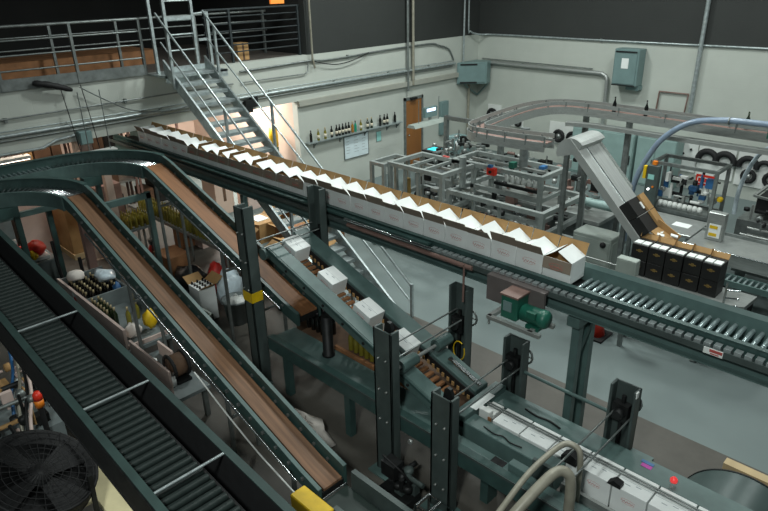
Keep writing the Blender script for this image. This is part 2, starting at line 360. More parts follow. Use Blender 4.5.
MB().prism([(-12.66,15.93),(-12.24,16.35),(-12.0,16.59),(-12.12,16.95),(-12.66,16.95)], 'z', 2.2, 2.86).build('cabinet_body', cab_g, o, .01)
MB().prism([(-12.62,15.95),(-12.03,16.54),(-12.02,16.53),(-12.61,15.94)], 'z', 2.25, 2.81).build('door', cab_g, o)
MB().prism([(-12.57,15.98),(-12.2,16.35),(-12.18,16.33),(-12.55,15.96)], 'z', 2.78, 2.82).build('vent_slot', grease, o); MB().prism([(-12.57,15.98),(-12.2,16.35),(-12.18,16.33),(-12.55,15.96)], 'z', 2.23, 2.28).build('vent_slot', grease, o)
b = MB()
for x, y in ((-12.1,16.85),(-12.6,16.2)): b.bar((-12.64, 16.98, 1.75), (x, y, 2.2), .04, .04)
b.build('support_bracket', cab_g, o)
o = thing('wall_panel', 'tall narrow grey panel on the white wall beside the brown door', 'electrical panel', (WX, 15.2, 1.0))
MB().box((WX, 15.12, .75), (WX+.12, 15.47, 1.78)).build('panel_body', cab_g, o, .01); MB().box((WX+.12, 15.15, .8), (WX+.135, 15.44, 1.73)).build('panel_door', cab_g, o)
for x0, x1, lab in ((-8.85, -7.02, 'wide pale green floor cabinet with two doors by the back wall'), (-6.95, -5.9, 'narrower pale green floor cabinet standing behind the blue hose')):
    o = thing('floor_cabinet', lab, 'cabinet', ((x0+x1)/2, 16.7, 0))
    MB().box((x0, 16.5, 0), (x1, 16.98, 1.33)).build('cabinet_body', cab_b, o, .012)
    n = 2; wd = (x1-x0)/n
    for k in range(n):
        dd = MB().box((x0+k*wd+.02, 16.475, .06), (x0+(k+1)*wd-.02, 16.5, 1.29)).build('door', cab_b, o, .005)
        MB().box((x0+(k+.88)*wd, 16.44, .5), (x0+(k+.93)*wd, 16.475, .75)).build('handle', blackm, dd)
# ------------------------------------------------------------------ shelf of sample bottles, notices
o = thing('bottle_shelf', 'long narrow wall shelf carrying a row of sample bottles', 'shelf', (WX, 11.6, 1.44))
MB().box((WX, 9.85, 1.46), (WX+.17, 13.33, 1.49)).build('shelf_board', galv, o)
for y in (10.1, 11.0, 11.9, 12.8, 13.2): MB().box((WX, y, 1.3), (WX+.03, y+.03, 1.46)).bar((WX+.02, y+.015, 1.34), (WX+.14, y+.015, 1.45), .02, .02).build('bracket', steeld, o)
BOT = {}
def bottle_proto(glass, label_m, cap_m, h=.30, r=.037, tall=False):
    root = thing('wine_bottle', 'x', 'bottle', (0, 0, 0))
    k = h/.30
    MB().lathe((0,0,0), [(.0,.0),(r*.93,.0),(r,.008),(r,.175*k),(r*.85,.20*k),(.016,.235*k),(.0135,.25*k),(.0135,.292*k),(.0155,.293*k),(.0155,.3*k),(0,.3*k)], 10).build('glass_body', glass, root)
    if label_m: MB().lathe((0,0,0), [(r+.0008,.06*k),(r+.0008,.14*k)], 10).build('paper_label', label_m, root)
    if cap_m: MB().lathe((0,0,0), [(.0148,.245*k),(.0165,.3005*k),(0,.302*k)], 10).build('capsule', cap_m, root)
    return root
def put_bottle(key, loc, label, group, args):
    if key not in BOT: o = BOT[key] = bottle_proto(*args)
    else: o = copy_tree(BOT[key])
    o.location = loc; o['label'] = label
    if group: o['group'] = group
    elif 'group' in o: del o['group']
    return o
KINDS = {'dark': (gl_k, lab_m, foilk), 'plain': (gl_k, None, foilk), 'green': (gl_g, lab_m, foil), 'pale': (gl_y, lab_m, foil), 'teal': (gl_t, None, foilk), 'amber': (gl_a, None, foil)}
xs = [(310.5,'plain'),(318,'pale'),(325,'pale'),(331.5,'dark'),(336.5,'dark'),(339.5,'dark'),(342.8,'dark'),(346,'dark'),(349,'dark'),(352.5,'amber'),(355.5,'teal'),(361,'pale'),(367.7,'green'),(371.8,'green'),(380.3,'plain'),(384.5,'dark'),(387.5,'dark'),(395,'plain')]
desc = {'plain':'black unlabelled bottle','pale':'pale bottle with cream label','dark':'dark bottle with cream label','amber':'amber bottle without label','teal':'teal green bottle without label','green':'dark green bottle with cream label'}
for i, (x, k) in enumerate(xs):
    y = at(x, 130, X=WX+.09).y
    put_bottle('s'+k, (WX+.09, y, 1.492), '%s, %s along the wall shelf counting from the stair end' % (desc[k], nth(i)), 'sample bottles on the wall shelf', KINDS[k])
o = thing('whiteboard', 'whiteboard hung on the white wall under the bottle shelf', 'whiteboard', (WX, 11.7, .8))
y0, y1 = at(344, 145, X=WX).y, at(367.5, 140, X=WX).y
MB().box((WX, y0, .78), (WX+.02, y1, 1.38)).build('writing_surface', whiteb, o)
f = MB(); f.box((WX,y0-.02,.76),(WX+.03,y1+.02,.78)); f.box((WX,y0-.02,1.38),(WX+.03,y1+.02,1.4)); f.box((WX,y0-.02,.78),(WX+.03,y0,1.38)); f.box((WX,y1,.78),(WX+.03,y1+.02,1.38)); f.build('frame', steeld, o)
t = MB()
for r in range(6):
    z = 1.32-.08*r
    for c in range(3):
        a = y0+.06+c*(y1-y0)/3; t.box((WX+.02, a, z), (WX+.022, a+rnd.uniform(.1,.2), z+.012))
t.build('faint_writing', greyink, o)
o = thing('wall_notice', 'small teal notice sheet on the wall beside the whiteboard', 'notice', (WX, 12.4, 1.0))
y0, y1 = at(376, 136, X=WX).y, at(381, 134, X=WX).y
MB().box((WX, y0, 1.03), (WX+.012, y1, 1.33)).build('holder', steeld, o); MB().box((WX+.012, y0+.015, 1.045), (WX+.015, y1-.015, 1.315)).build('sheet', teal_n, o)
# exit sign under mezzanine ceiling
o = thing('exit_sign', 'small orange lit exit sign hanging in the dark mezzanine opening', 'exit sign', (-12.9, 9.2, 4.8))
MB().box((-12.92, 9.28, 4.81), (-12.87, 9.66, 5.03)).build('sign_face', exit_o, o); MB().box((-12.93, 9.26, 5.03), (-12.86, 9.68, 5.06)).tube([(-12.9,9.47,5.06),(-12.9,9.47,8)], .012, 6).build('hanger', steeld, o)
# ------------------------------------------------------------------ mezzanine guard rails and stair
def railing(name, lab, x, y0, y1, posts, zs, toe=True, z0=3.62, galv=steeld):
    o = thing(name, lab, 'railing', (x, (y0+y1)/2, z0))
    for y in posts: MB().box((x-.03, y-.025, z0), (x+.03, y+.025, zs[0])).build('post', galv, o)
    for i, z in enumerate(zs): MB().tube([(x, y0, z), (x, y1, z)], .026 if i == 0 else .016, 8).build('top_rail' if i == 0 else 'mid_rail', galv, o)
    if toe: MB().box((x-.01, y0, z0+.0), (x+.02, y1, z0+.2)).build('toe_plate', galv, o)
    return o
railing('mezzanine_railing', 'galvanised railing along the mezzanine edge before the stair', -12.66, .5, 5.95, (.7, 3.28, 4.6, 5.92), (4.68, 4.45, 4.2, 3.95))
railing('mezzanine_railing', 'second galvanised railing further back on the mezzanine', -14.0, .5, 9.9, (.7, 2.2, 3.4, 4.70, 6.04, 7.9, 9.8), (4.62, 4.4, 4.17), False)
railing('mezzanine_railing', 'dark close barred railing in the opening beyond the stair', -12.85, 7.45, 10.05, (7.5, 8.1, 10.0), (4.75, 4.6, 4.45, 4.30, 4.15, 4.0, 3.85), False, galv=rail_k)
o = single('plywood_stack', MB().box((-15.6, 2.0, 3.622), (-14.3, 7.0, 3.93)), kraftd, 'long low brown stack of boards lying on the mezzanine', 'board stack')
o = thing('cardboard_box', 'small brown box standing on the mezzanine beside the stair head', 'box', (-13.2, 8.5, 3.622))
MB().box((-13.4, 8.40, 3.622), (-13.1, 8.70, 4.0)).build('box_body', kraft, o); MB().box((-13.1, 8.53, 3.622), (-13.098, 8.58, 4.0)).build('tape', soil, o)
SZ = lambda x: 3.69-.741*(x+11.79)
st = thing('metal_stair', 'steep galvanised stair from the mezzanine down to the floor', 'stair', (-9.3, 6.45, 0))
for y in (6.0, 6.9):
    a, b = -12.0, -6.83
    MB().prism([(a, SZ(a)+.10), (a, SZ(a)-.17), (b-.05, 0), (b+.22, 0), (b+.22, .06)], 'y', y-.02, y+.02).build('stringer', galv, st)
for k in range(22):
    x, z = -11.79+.2215*k, 3.69-.1645*k
    if z < .1: break
    MB().box((x-.13, 6.02, z-.035), (x+.13, 6.88, z)).box((x+.12, 6.02, z-.06), (x+.13, 6.88, z-.03)).build('tread', galv, st)
MB().box((WX, 5.95, 3.60), (-11.92, 7.35, 3.64)).build('landing', galv, st)
MB().box((-11.94, 5.95, 3.5), (-11.92, 7.35, 3.64)).build('landing_edge', galv, st)
for y, xe in ((5.95, -6.75), (6.95, -6.39)):
    r = MB()
    top = [(-11.95, y, SZ(-11.95)+.98), (-11.8, y, SZ(-11.8)+.97), (xe, y, max(.55, SZ(xe)+.9)), (xe+.02, y, .5)]
    r.tube(top, .021, 8); r.build('hand_rail', galv, st)
    MB().tube([(-11.9, y, SZ(-11.9)+.5), (xe, y, max(.28, SZ(xe)+.45))], .016, 8).build('mid_rail', galv, st)
    for x in (-11.6, -9.9, -8.2, xe+.02):
        zb = max(0, SZ(x)-.12)
        MB().box((x-.022, y-.022, zb), (x+.022, y+.022, max(.56, SZ(x)+.95))).build('post', galv, st)
gate = thing('stair_gate_frame', 'tall galvanised gate frame at the head of the stair', 'gate frame', (-12.4, 6.6, 3.645))
for y, z in ((6.06, 6.4), (6.36, 6.4), (6.96, 6.4), (7.29, 4.75)):
    MB().box((-12.43, y-.028, 3.645), (-12.37, y+.028, z)).build('post', galv, gate)
for z in (5.4, 4.98, 4.62, 4.35, 4.05): MB().tube([(-12.4, 6.36, z), (-12.4, 6.96, z)], .016, 8).build('cross_bar', galv, gate)
MB().box((-12.42, 6.36, 4.62), (-12.38, 6.96, 4.7)).build('top_bar', galv, gate)
MB().tube([(-12.4, 6.96, 4.72), (-12.4, 7.29, 4.74)], .02, 8).build('cross_bar', galv, gate)
MB().box((-12.36, 7.0, 4.2), (-12.3, 7.2, 4.25)).build('cross_bar', galv, gate)
MB().box((-12.36, 6.36, 3.646), (-12.33, 7.29, 3.75)).build('kick_plate', galv, gate)
# ------------------------------------------------------------------ main roller conveyor
ZB = 2.36                     # roller top
YF, YB = 5.42, 5.76           # lane
X0, X1 = -13.6, .6
mc = thing('roller_conveyor', 'long green powered roller conveyor carrying the row of open white cases', 'conveyor', (-6, 5.6, 0))
MB().box((X0, YF-.03, ZB-.10), (X1, YF, ZB+.025)).box((X0, YF-.06, ZB+.02), (X1, YF, ZB+.03)).build('near_rail', greend, mc)
MB().prism([(YB, ZB-.1), (YB+.02, ZB-.1), (YB+.02, ZB+.09), (YB+.05, ZB+.13), (YB+.03, ZB+.14), (YB, ZB+.1)], 'x', X0, X1).build('far_guard', green, mc)
MB().box((X0, YF-.13, ZB-.105), (X1, YF-.03, ZB-.095)).box((X0, YF-.14, ZB-.12), (X1, YF-.13, ZB-.06)).build('chain_trough', post_m, mc)
ch = MB(); x = -4.55
while x < X1: ch.box((x, YF-.12, ZB-.095), (x+.058, YF-.045, ZB-.035)); x += .083
ch.build('drive_chain', galv, mc)
MB().box((-13.4, YF-.12, ZB-.03), (-4.6, YF-.035, ZB+.0)).build('chain_cover', greend, mc)
MB().tube([(-6.05, YF-.16, ZB-.03), (-4.5, YF-.16, ZB-.03)], .02, 8).build('shiny_conduit', chrome, mc)
MB().tube([(-6.0, YF-.15, ZB-.1), (-3.9, YF-.15, ZB-.1)], .03, 8).tube([(-4.0,YF-.17,ZB-.07),(-4.0,YF-.17,ZB-.55)], .014, 6).build('brown_conduit', brown_st, mc)
MB().box((X0, YF-.02, ZB-.26), (X1, YF+.02, ZB-.12)).box((X0, YF-.09, ZB-.27), (X1, YF+.02, ZB-.255)).build('lower_flange', green, mc)
MB().box((X0, YB-.02, ZB-.3), (X1, YB+.02, ZB-.1)).build('far_lower_flange', greend, mc)
x = -2.70
while x < X1:
    MB().cyl((x, YF+.005, ZB-.024), (x, YB-.005, ZB-.024), .0235, 10).build('roller', rollm, mc); x += .0745
MB().box((-13.4, YF+.01, ZB-.06), (-2.75, YB-.01, ZB-.05)).build('roller_bed', grease, mc)
for lx in (-2.66, -9.3):
    if lx > -5:
        MB().box((lx-.045, YF+.02, 0), (lx+.045, YF+.11, ZB-.3)).box((lx-.07, YF-.06, ZB-.42), (lx+.07, YB+.05, ZB-.305)).build('leg', green, mc, .006)
        MB().bar((lx+.02, YF+.1, ZB-.75), (lx+.05, YB, ZB-.36), .04, .05).build('brace', greend, mc)
    MB().box((lx-.045, YB-.05, 0), (lx+.045, YB+.04, ZB-.3)).build('leg', green, mc)
MB().box((-3.64, 5.2, 2.0), (-2.92, 5.235, 2.30)).box((-3.64, 5.235, 2.27), (-2.92, YF-.03, 2.30)).build('drive_guard', greyp, mc)
gb = MB().box((-3.30, 4.98, 1.99), (-3.10, 5.2, 2.26)).build('gearbox', motor_g, mc, .012)
MB().box((-3.31, 4.97, 2.255), (-3.09, 5.2, 2.275)).build('cover', brown_st, gb)
MB().box((-3.26, 4.965, 2.09), (-3.16, 4.98, 2.2)).build('name_plate', cab_g, gb)
mo = MB().lathe((-3.10, 5.09, 2.08), [(.07,0),(.095,.02),(.095,.22),(.10,.225),(.10,.28),(.08,.31),(0,.315)], 14, 'x').box((-3.0, 5.0, 1.96), (-2.85, 5.18, 2.0)).build('motor', motor_g, mc)
MB().box((-2.98, 4.97, 2.10), (-2.88, 5.01, 2.17)).build('terminal_box', motor_g, mo)
MB().bar((-3.42, 4.93, 1.97), (-2.78, 4.93, 1.97), .05, .04).bar((-3.42, 5.2, 1.97), (-2.78, 5.2, 1.97), .05, .04).bar((-3.40, 4.92, 1.97), (-3.40, 5.22, 1.97), .05, .04).bar((-2.9, 4.92, 1.97), (-2.9, 5.22, 1.97), .05, .04).bar((-3.40,4.93,1.95),(-3.40,4.93,1.88),.02,.02).build('motor_bracket', steel, mc)
o = MB().box((-1.38, YF-.145, 2.238), (-1.22, YF-.1405, 2.298)).build('warning_label', paper, mc)
MB().box((-1.33, YF-.148, 2.265), (-1.225, YF-.145, 2.292)).box((-1.32, YF-.148, 2.245), (-1.25, YF-.145, 2.255)).build('red_band', redink, o)
MB().box((X0, 5.6, 2.06), (X1, 5.63, 2.12)).build('centre_shaft', grease, mc)

# ------------------------------------------------------------------ open white cases in a row on it
CL, CW, CH = .325, .285, .235
def slab(mb, p, e, d, L, t=.004):
    """flap: hinge edge p..p+e, free edge direction d, length L; slot 0 = outside skin (white), 1 = inside skin"""
    p, e, d = Vector(p), Vector(e), Vector(d).normalized()
    n = e.cross(d).normalized()*t
    a, b, c, q = p, p+e, p+e+d*L, p+d*L
    mb.mi = 0; mb.add([a, b, c, q], [(0, 1, 2, 3)])
    mb.mi = 1; mb.add([a-n, b-n, c-n, q-n], [(3, 2, 1, 0)])
    mb.mi = 0; mb.add([a, b, c, q, a-n, b-n, c-n, q-n], [(0, 4, 5, 1), (1, 5, 6, 2), (2, 6, 7, 3), (3, 7, 4, 0)]); mb.mi = 0
    return mb
def logo_bm(y, z, s):
    """a red script-like mark under a shallow arc"""
    m = MB(); pts = []
    for i in range(41):
        t = i/40; pts.append((-.08*s+.16*s*t, y, z+.012*s*math.sin(t*31)*(1.3-.7*t)))
    m.tube(pts, .0022, 4)
    m.tube([(-.085*s, y, z+.022*s), (-.05*s, y, z+.036*s), (0, y, z+.041*s), (.05*s, y, z+.036*s), (.085*s, y, z+.022*s)], .0012, 4)
    m.tube([(-.07*s, y, z-.022*s), (0, y, z-.030*s), (.075*s, y, z-.020*s)], .0012, 4)
    return m
def white_case(near, far, lft, rgt, logo=True, short=False):
    o = thing('open_white_case', 'x', 'carton', (0, 0, 0), 'open white cases on the long roller conveyor')
    m = MB(); a, b, t = CL/2, CW/2, .006
    for (p, q) in (((-a,-b,0),(a,-b+t,CH)), ((-a,b-t,0),(a,b,CH)), ((-a,-b+t,0),(-a+t,b-t,CH)), ((a-t,-b+t,0),(a,b-t,CH)), ((-a+t,-b+t,0),(a-t,b-t,t))):
        m.box(p, q)
    m.build('case_body', white_c, o)
    i = MB(); e = .0015
    i.add([(-a+t+e,-b+t+e,t+e),(a-t-e,-b+t+e,t+e),(a-t-e,b-t-e,t+e),(-a+t+e,b-t-e,t+e),(-a+t+e,-b+t+e,CH-.002),(a-t-e,-b+t+e,CH-.002),(a-t-e,b-t-e,CH-.002),(-a+t+e,b-t-e,CH-.002)],
          [(0,1,2,3),(0,4,5,1),(1,5,6,2),(2,6,7,3),(3,7,4,0)]); i.build('inner_lining', kraft, o)
    r = math.radians
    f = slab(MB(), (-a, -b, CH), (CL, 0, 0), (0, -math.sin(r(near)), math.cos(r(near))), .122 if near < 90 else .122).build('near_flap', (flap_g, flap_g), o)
    slab(MB(), (a, b, CH), (-CL, 0, 0), (0, math.sin(r(far)), math.cos(r(far))), .135).build('far_flap', (white_c, kraft), o)
    slab(MB(), (a, -b, CH), (0, CW, 0), (math.sin(r(rgt-5)), 0, math.cos(r(rgt-5))), .19).build('end_flap', (white_c, kraft), o)
    slab(MB(), (-a, b, CH), (0, -CW, 0), (-math.sin(r(lft-14)), 0, math.cos(r(lft-14))), .125).build('end_flap', (white_c, kraft), o)
    if near < 90: logo_bm(-b-.0015, CH*.5, 1).build('red_script_mark', redink, o)
    else: logo_bm(-b-.025, CH*.66, 1).build('red_script_mark', redink, o)
    return o
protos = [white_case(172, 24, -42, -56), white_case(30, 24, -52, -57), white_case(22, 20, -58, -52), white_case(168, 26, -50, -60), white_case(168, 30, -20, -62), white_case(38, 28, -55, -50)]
used = set()
seq = [0]+[1,2,5,1,2,1,5,2,1,5,2,1]+[3,3,3,4,3,4,4,3,4,3]+[1,2,5,1,2,1]
PIT = .3345; xr = -2.785
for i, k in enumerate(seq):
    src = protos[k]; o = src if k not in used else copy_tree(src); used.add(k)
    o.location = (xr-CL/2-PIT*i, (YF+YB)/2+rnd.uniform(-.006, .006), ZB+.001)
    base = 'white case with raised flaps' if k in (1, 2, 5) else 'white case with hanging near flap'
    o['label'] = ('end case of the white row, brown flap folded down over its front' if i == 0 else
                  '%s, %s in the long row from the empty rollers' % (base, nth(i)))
for k in (4,):
    pass
# ------------------------------------------------------------------ tall channel posts
def post(X, Y, top, label, side, w=.27, d=.13, wheel=True, zb=0., web_t=.02):
    """U-channel post; side=+1: open towards +Y, -1: open towards -Y"""
    o = thing('channel_post', label, 'post', (X, Y, zb), 'tall green channel posts of the case line')
    ys = Y; yo = Y+side*d
    m = MB(); m.box((X-w/2, ys, zb), (X+w/2, ys+side*web_t, top)); m.box((X-w/2, ys, zb), (X-w/2+.03, yo, top)); m.box((X+w/2-.03, ys, zb), (X+w/2, yo, top))
    m.build('channel', post_m, o, .005)
    MB().box((X-w/2-.05, Y-.1, zb), (X+w/2+.05, Y+.1+side*.05, zb+.02)).build('base_plate', green, o)
    for z in (top-.35, top-.75, top-1.15):
        if z > zb+.2:
            for s in (-.05, .06): MB().lathe((X+s, ys-side*.012, z), [(.012,-.012),(.014,.014)], 6, 'y').build('bolt', steel, o)
    return o
post(-6.68, 4.02, 2.68, 'green post with a yellow patch standing just past the brown belts', 1, w=.20, d=.17)
MB().box((-6.782, 4.012, 1.34), (-6.578, 4.02, 1.48)).box((-6.58, 4.012, 1.34), (-6.572, 4.19, 1.48)).build('yellow_patch', yellow, bpy.data.objects['channel_post'])
p2 = post(-6.53, 5.25, 2.70, 'tallest green post standing in front of the row of white cases', -1, w=.27, d=.12)
p3 = post(-4.10, 4.0, 1.92, 'wide green post with rounded notch beside the fourth small white box', 1)
p5 = post(-4.08, 5.38, 1.96, 'green post with a yellow wire loop standing behind the sloping case line', -1)
p4 = post(-3.28, 4.0, 1.49, 'lower green post at the bend where the sloping case line levels out', 1)
p6 = post(-3.28, 5.38, 1.57, 'green post with crank wheel between the gearmotor and the level case line', -1)
p7 = post(-2.0, 5.38, 1.56, 'green post with white scuffed top beyond the level case line', -1)
p8 = post(-1.80, 4.02, .95, 'post standing behind the bent beige pipe on the near side', 1, w=.13, d=.1)
for p, X, top in ((p3, -4.10, 1.92), (p4, -3.28, 1.49)):
    MB().prism([(X-.02, top-.06), (X+.09, top-.06), (X+.1, top+.03), (X+.075, top+.09), (X+.035, top+.1), (X, top+.07)], 'y', 4.05, 4.09).build('notch_plate', grease, p)
for p, X, zc in ((p2, -6.53, 1.95), (p5, -4.08, 1.45), (p6, -3.28, 1.25), (p7, -2.0, 1.25)):
    Yw = 5.205 if p is p2 else 5.30
    MB().cyl((X, Yw, zc-.5), (X, Yw, zc+.2), .022, 8).box((X-.08, Yw-.06, zc-.08), (X+.08, Yw+.03, zc+.12)).lathe((X, Yw-(.02 if p is p2 else .07), zc+.02), [(.05,-.05),(.06,0),(.05,.06)], 10, 'y').build('jack_screw', grease, p)
    c = (X, 5.45, zc+.02); r = .11
    if p is p2: continue
    MB().tube([(c[0]+r*math.cos(a*.5236), c[1]+.05, c[2]+r*math.sin(a*.5236)) for a in range(13)], .014, 6).tube([(X, 5.3, zc+.02), (X, 5.5, zc+.02)], .016, 6).tube([(X-.1,5.5,zc+.02),(X+.1,5.5,zc+.02)],.01,6).build('crank_wheel', steeld, p)
for p, q, X, za, zb_ in ((None, p2, -6.55, 2.18, 2.18), (None, p5, -4.1, 1.62, 1.62), (None, p6, -3.28, 1.30, 1.30), (None, p7, -2.0, 1.27, 1.27)):
    for k, dx in enumerate((-.06, .09)):
        MB().tube([(X+dx, 4.20 if q is p2 else 4.14, za-.06*k), (X+dx, 5.14 if q is p2 else 5.35, zb_-.06*k)], .010, 8).build('cross_rod', steeld, q)
MB().tube([(-4.03+.085*math.cos(a*.5236+1), 5.24, 1.13+.13*math.sin(a*.5236+1)) for a in range(12)], .008, 6).build('yellow_wire', yellow, p5)
MB().box((-1.875, 5.25, 1.50), (-1.86, 5.3, 1.565)).build('white_scuff', paper, p7)
MB().tube([(-3.14, 5.3, 1.2), (-2.14, 5.3, 1.19)], .02, 8).build('tie_rod', green, p6)
# ------------------------------------------------------------------ sloping side-grip case line
XA, XB = -6.62, -3.5
ZT = lambda x: 2.03-.345*(x+6.55)
inc = thing('sloping_case_conveyor', 'sloping green side grip conveyor lowering small white boxes', 'conveyor', (-5, 4.72, 0))
def beam(parent, name, y0, y1, xa, xb, dz, th, m=green):
    MB().prism([(xa, ZT(xa)+dz), (xb, ZT(xb)+dz), (xb, ZT(xb)+dz-th), (xa, ZT(xa)+dz-th)], 'y', y0, y1).build(name, m, parent, .008)
beam(inc, 'near_beam', 4.36, 4.56, XA, XB, 0, .17)
beam(inc, 'near_beam_flange', 4.33, 4.36, XA, XB, .005, .05, greend)
beam(inc, 'far_beam', 4.88, 5.122, XA-.1, XB, .0, .17)
beam(inc, 'near_grip_belt', 4.56, 4.575, XA, XB, -.04, .12, blackm)
beam(inc, 'far_grip_belt', 4.865, 4.88, XA, XB, -.04, .12, blackm)
beam(inc, 'far_support', 5.13, 5.22, XA+.3, XB-.3, -.13, .1, greend)
for y, s in ((4.44, 1), (5.02, 1)):
    MB().cyl((XA-.02, y-.15, ZT(XA)-.10), (XA-.02, y+.095, ZT(XA)-.10), .085, 14).build('end_roller_housing', green, inc)
    MB().cyl((-3.95, y-.13, ZT(-3.95)+.07), (-3.72, y-.13+.0, ZT(-3.72)+.07), .07, 12).build('pulley_housing', green, inc) if False else None
MB().cyl((-4.12, 4.30, ZT(-4.1)+.13), (-4.12, 4.55, ZT(-4.1)+.13), .075, 14).build('screw_nut_housing', green, inc)
MB().cyl((-4.12, 4.90, ZT(-4.1)+.13), (-4.12, 5.15, ZT(-4.1)+.13), .075, 14).build('screw_nut_housing', green, inc)
MB().cyl((-4.12, 4.05, ZT(-4.1)+.13), (-4.12, 5.2, ZT(-4.1)+.13), .022, 8).build('width_screw', steel, inc)
MB().bar((-3.95, 4.96, ZT(-3.95)+.06), (-3.5, 4.96, ZT(-3.5)+.05), .05, .03).build('bright_guide', chrome, inc)
sl = MB(); x = XA+.1
while x < -3.8:
    z = ZT(x)-.21; sl.box((x, 4.6, z-.03), (x+.05, 4.85, z)); x += .085
sl.build('brown_slat_chain', kraftd, inc)
for k in range(40):
    x = XA+.15+k*.076; z = ZT(x)-.1
    MB().cbox((x, 4.858, z-.03), (.035, .010, .05)).build('chain_lug', kraft, inc)
for k in range(8):
    x = XA+.3+k*.36; MB().lathe((x+.1, 4.355, ZT(x+.1)-.1), [(.018,-.012),(.02,.01)], 6, 'y').build('bolt', grease, inc)
# closed small white boxes on the slope
def closed_case(L=.30, W=.265, H=.22, ht=True):
    o = thing('small_white_box', 'x', 'box', (0, 0, 0))
    MB().box((-L/2, -W/2, 0), (L/2, W/2, H)).build('box_body', white_c, o, .004)
    MB().box((-L/2, -.0015, H), (L/2, .0015, H+.0006)).build('seam', greyink, o)
    for c in range(2): MB().box((-.08+.09*c, -.06+.03*c, H+.0003), (-.03+.09*c, -.05+.03*c, H+.001)).build('faint_print', greyink, o)
    logo_bm(-W/2-.001, H*.6, .8).build('red_script_mark', redink, o)
    return o
cp = closed_case(); ang = math.atan(.345)
labs = ['small white box highest on the sloping green conveyor', 'second small white box down the sloping green conveyor', 'third small white box down the slope, above the wide notched post', 'fourth small white box down the slope, behind the wide notched post']
for i, x in enumerate((-6.45, -5.72, -5.05, -4.45)):
    o = cp if i == 0 else copy_tree(cp)
    o.location = (x-.06, 4.72, ZT(x)-.155); o.rotation_euler = (0, ang, 0); o['label'] = labs[i]; o['group'] = 'small white boxes on the sloping conveyor'
# ------------------------------------------------------------------ level case line below
fl = thing('level_case_conveyor', 'level green conveyor frame holding the low row of white boxes', 'conveyor', (-1.8, 4.8, 0))
MB().box((-3.42, 4.42, .66), (-2.2, 4.62, .93)).build('near_beam', green, fl, .008)
MB().box((-3.36, 4.95, .62), (.4, 5.22, .92)).build('far_beam', green, fl, .008)
MB().box((-3.45, 4.42, .84), (-3.30, 5.2, .99)).build('cross_head', green, fl, .008)
MB().box((-3.4, 4.62, .6), (.4, 4.95, .64)).build('slide_bed', grease, fl)
for y in (4.815, 4.85): MB().tube([(-3.4, y, .955), (.4, y, .955)], .010, 6).build('guide_rod', steeld, fl)
MB().box((-2.2, 4.56, .60), (.4, 4.60, .70)).build('side_guide', steel, fl); MB().box((-2.2, 4.44, .5), (.4, 4.56, .60)).build('near_lower_beam', green, fl)
MB().tube(smooth_path([(-3.1,4.5,.935),(-2.95,4.47,.94),(-2.85,4.5,.94),(-2.75,4.47,.94),(-2.62,4.49,.94)],4), .008, 5).build('black_chain', grease, fl); MB().tube(smooth_path([(-2.95,5.06,.925),(-2.8,5.03,.93),(-2.65,5.05,.93),(-2.5,5.02,.93)],4), .012, 5).build('black_chain', grease, fl)
MB().box((-2.42, 4.36, .63), (-2.2, 4.40, 1.0)).build('end_bracket', post_m, fl)
for X in (-2.15,): MB().prism([(X-.1, .94), (X+.06, .94), (X+.06, 1.03), (X-.02, 1.06), (X-.1, 1.0)], 'y', 4.6, 4.7).build('black_stop', blackm, fl)
MB().prism([(-1.78, .94), (-1.65, .94), (-1.65, .98), (-1.72, 1.0)], 'y', 4.62, 4.7).build('black_stop', blackm, fl)
MB().box((-1.85, 5.22, .7), (-1.63, 5.34, .86)).build('clamp_block', green, fl)
for x in (-3.0, -1.2): MB().box((x-.05, 4.42, 0), (x+.05, 4.6, .66)).build('leg', greend, fl); MB().box((x-.05, 5.0, 0), (x+.05, 5.2, .62)).build('leg', greend, fl)
cl = MB().prism([(-1.42, .921), (-1.30, .921), (-1.27, .922), (-1.40, .922)], 'y', 5.05, 5.12); 
o = single('printed_card', MB().box((-1.66, 5.08, .921), (-1.56, 5.13, .924)), mat('magenta_card', '#b03c9a', .5), 'small magenta and blue card lying on the far green beam', 'card')
o['label'] = 'small magenta card on the far green beam beside a blue one'; single('printed_card', MB().box((-1.68, 5.135, .921), (-1.56, 5.175, .926)), blue, 'small blue card on the far green beam beside a magenta one', 'card')
c2 = closed_case(.325, .285, .295)
for i in range(9):
    o = c2 if i == 0 else copy_tree(c2)
    o.location = (-2.93+.34*i, 4.787, .641); o['label'] = 'closed white box, %s of the low row from the bend' % nth(i) if i < 5 else 'closed white box, %s of the low row, beyond the bent beige pipe' % nth(i)
    o['group'] = 'closed white boxes in the low row'
o = single('white_carton_blank', MB().box((-3.28, 4.66, .97+.02), (-3.16, 4.95, 1.0)).box((-3.3,4.66,.72),(-3.28,4.95,1.0)) if False else MB().box((-3.36, 4.6, .991), (-3.28, 4.95, .997)), white_c, 'flat white strip lying across the head of the level line', 'board')
o = thing('white_sensor_bracket', 'white stepped plastic bracket at the head of the low box row', 'bracket', (-3.12, 4.72, .64))
MB().box((-3.28, 4.65, .72), (-3.14, 4.72, 1.0)).box((-3.28, 4.72, .88), (-3.13, 4.92, .94)).build('bracket_body', plast_w, o, .006); MB().box((-3.15, 4.635, .64), (-3.11, 4.65, .95)).build('brown_strip', kraftd, o)
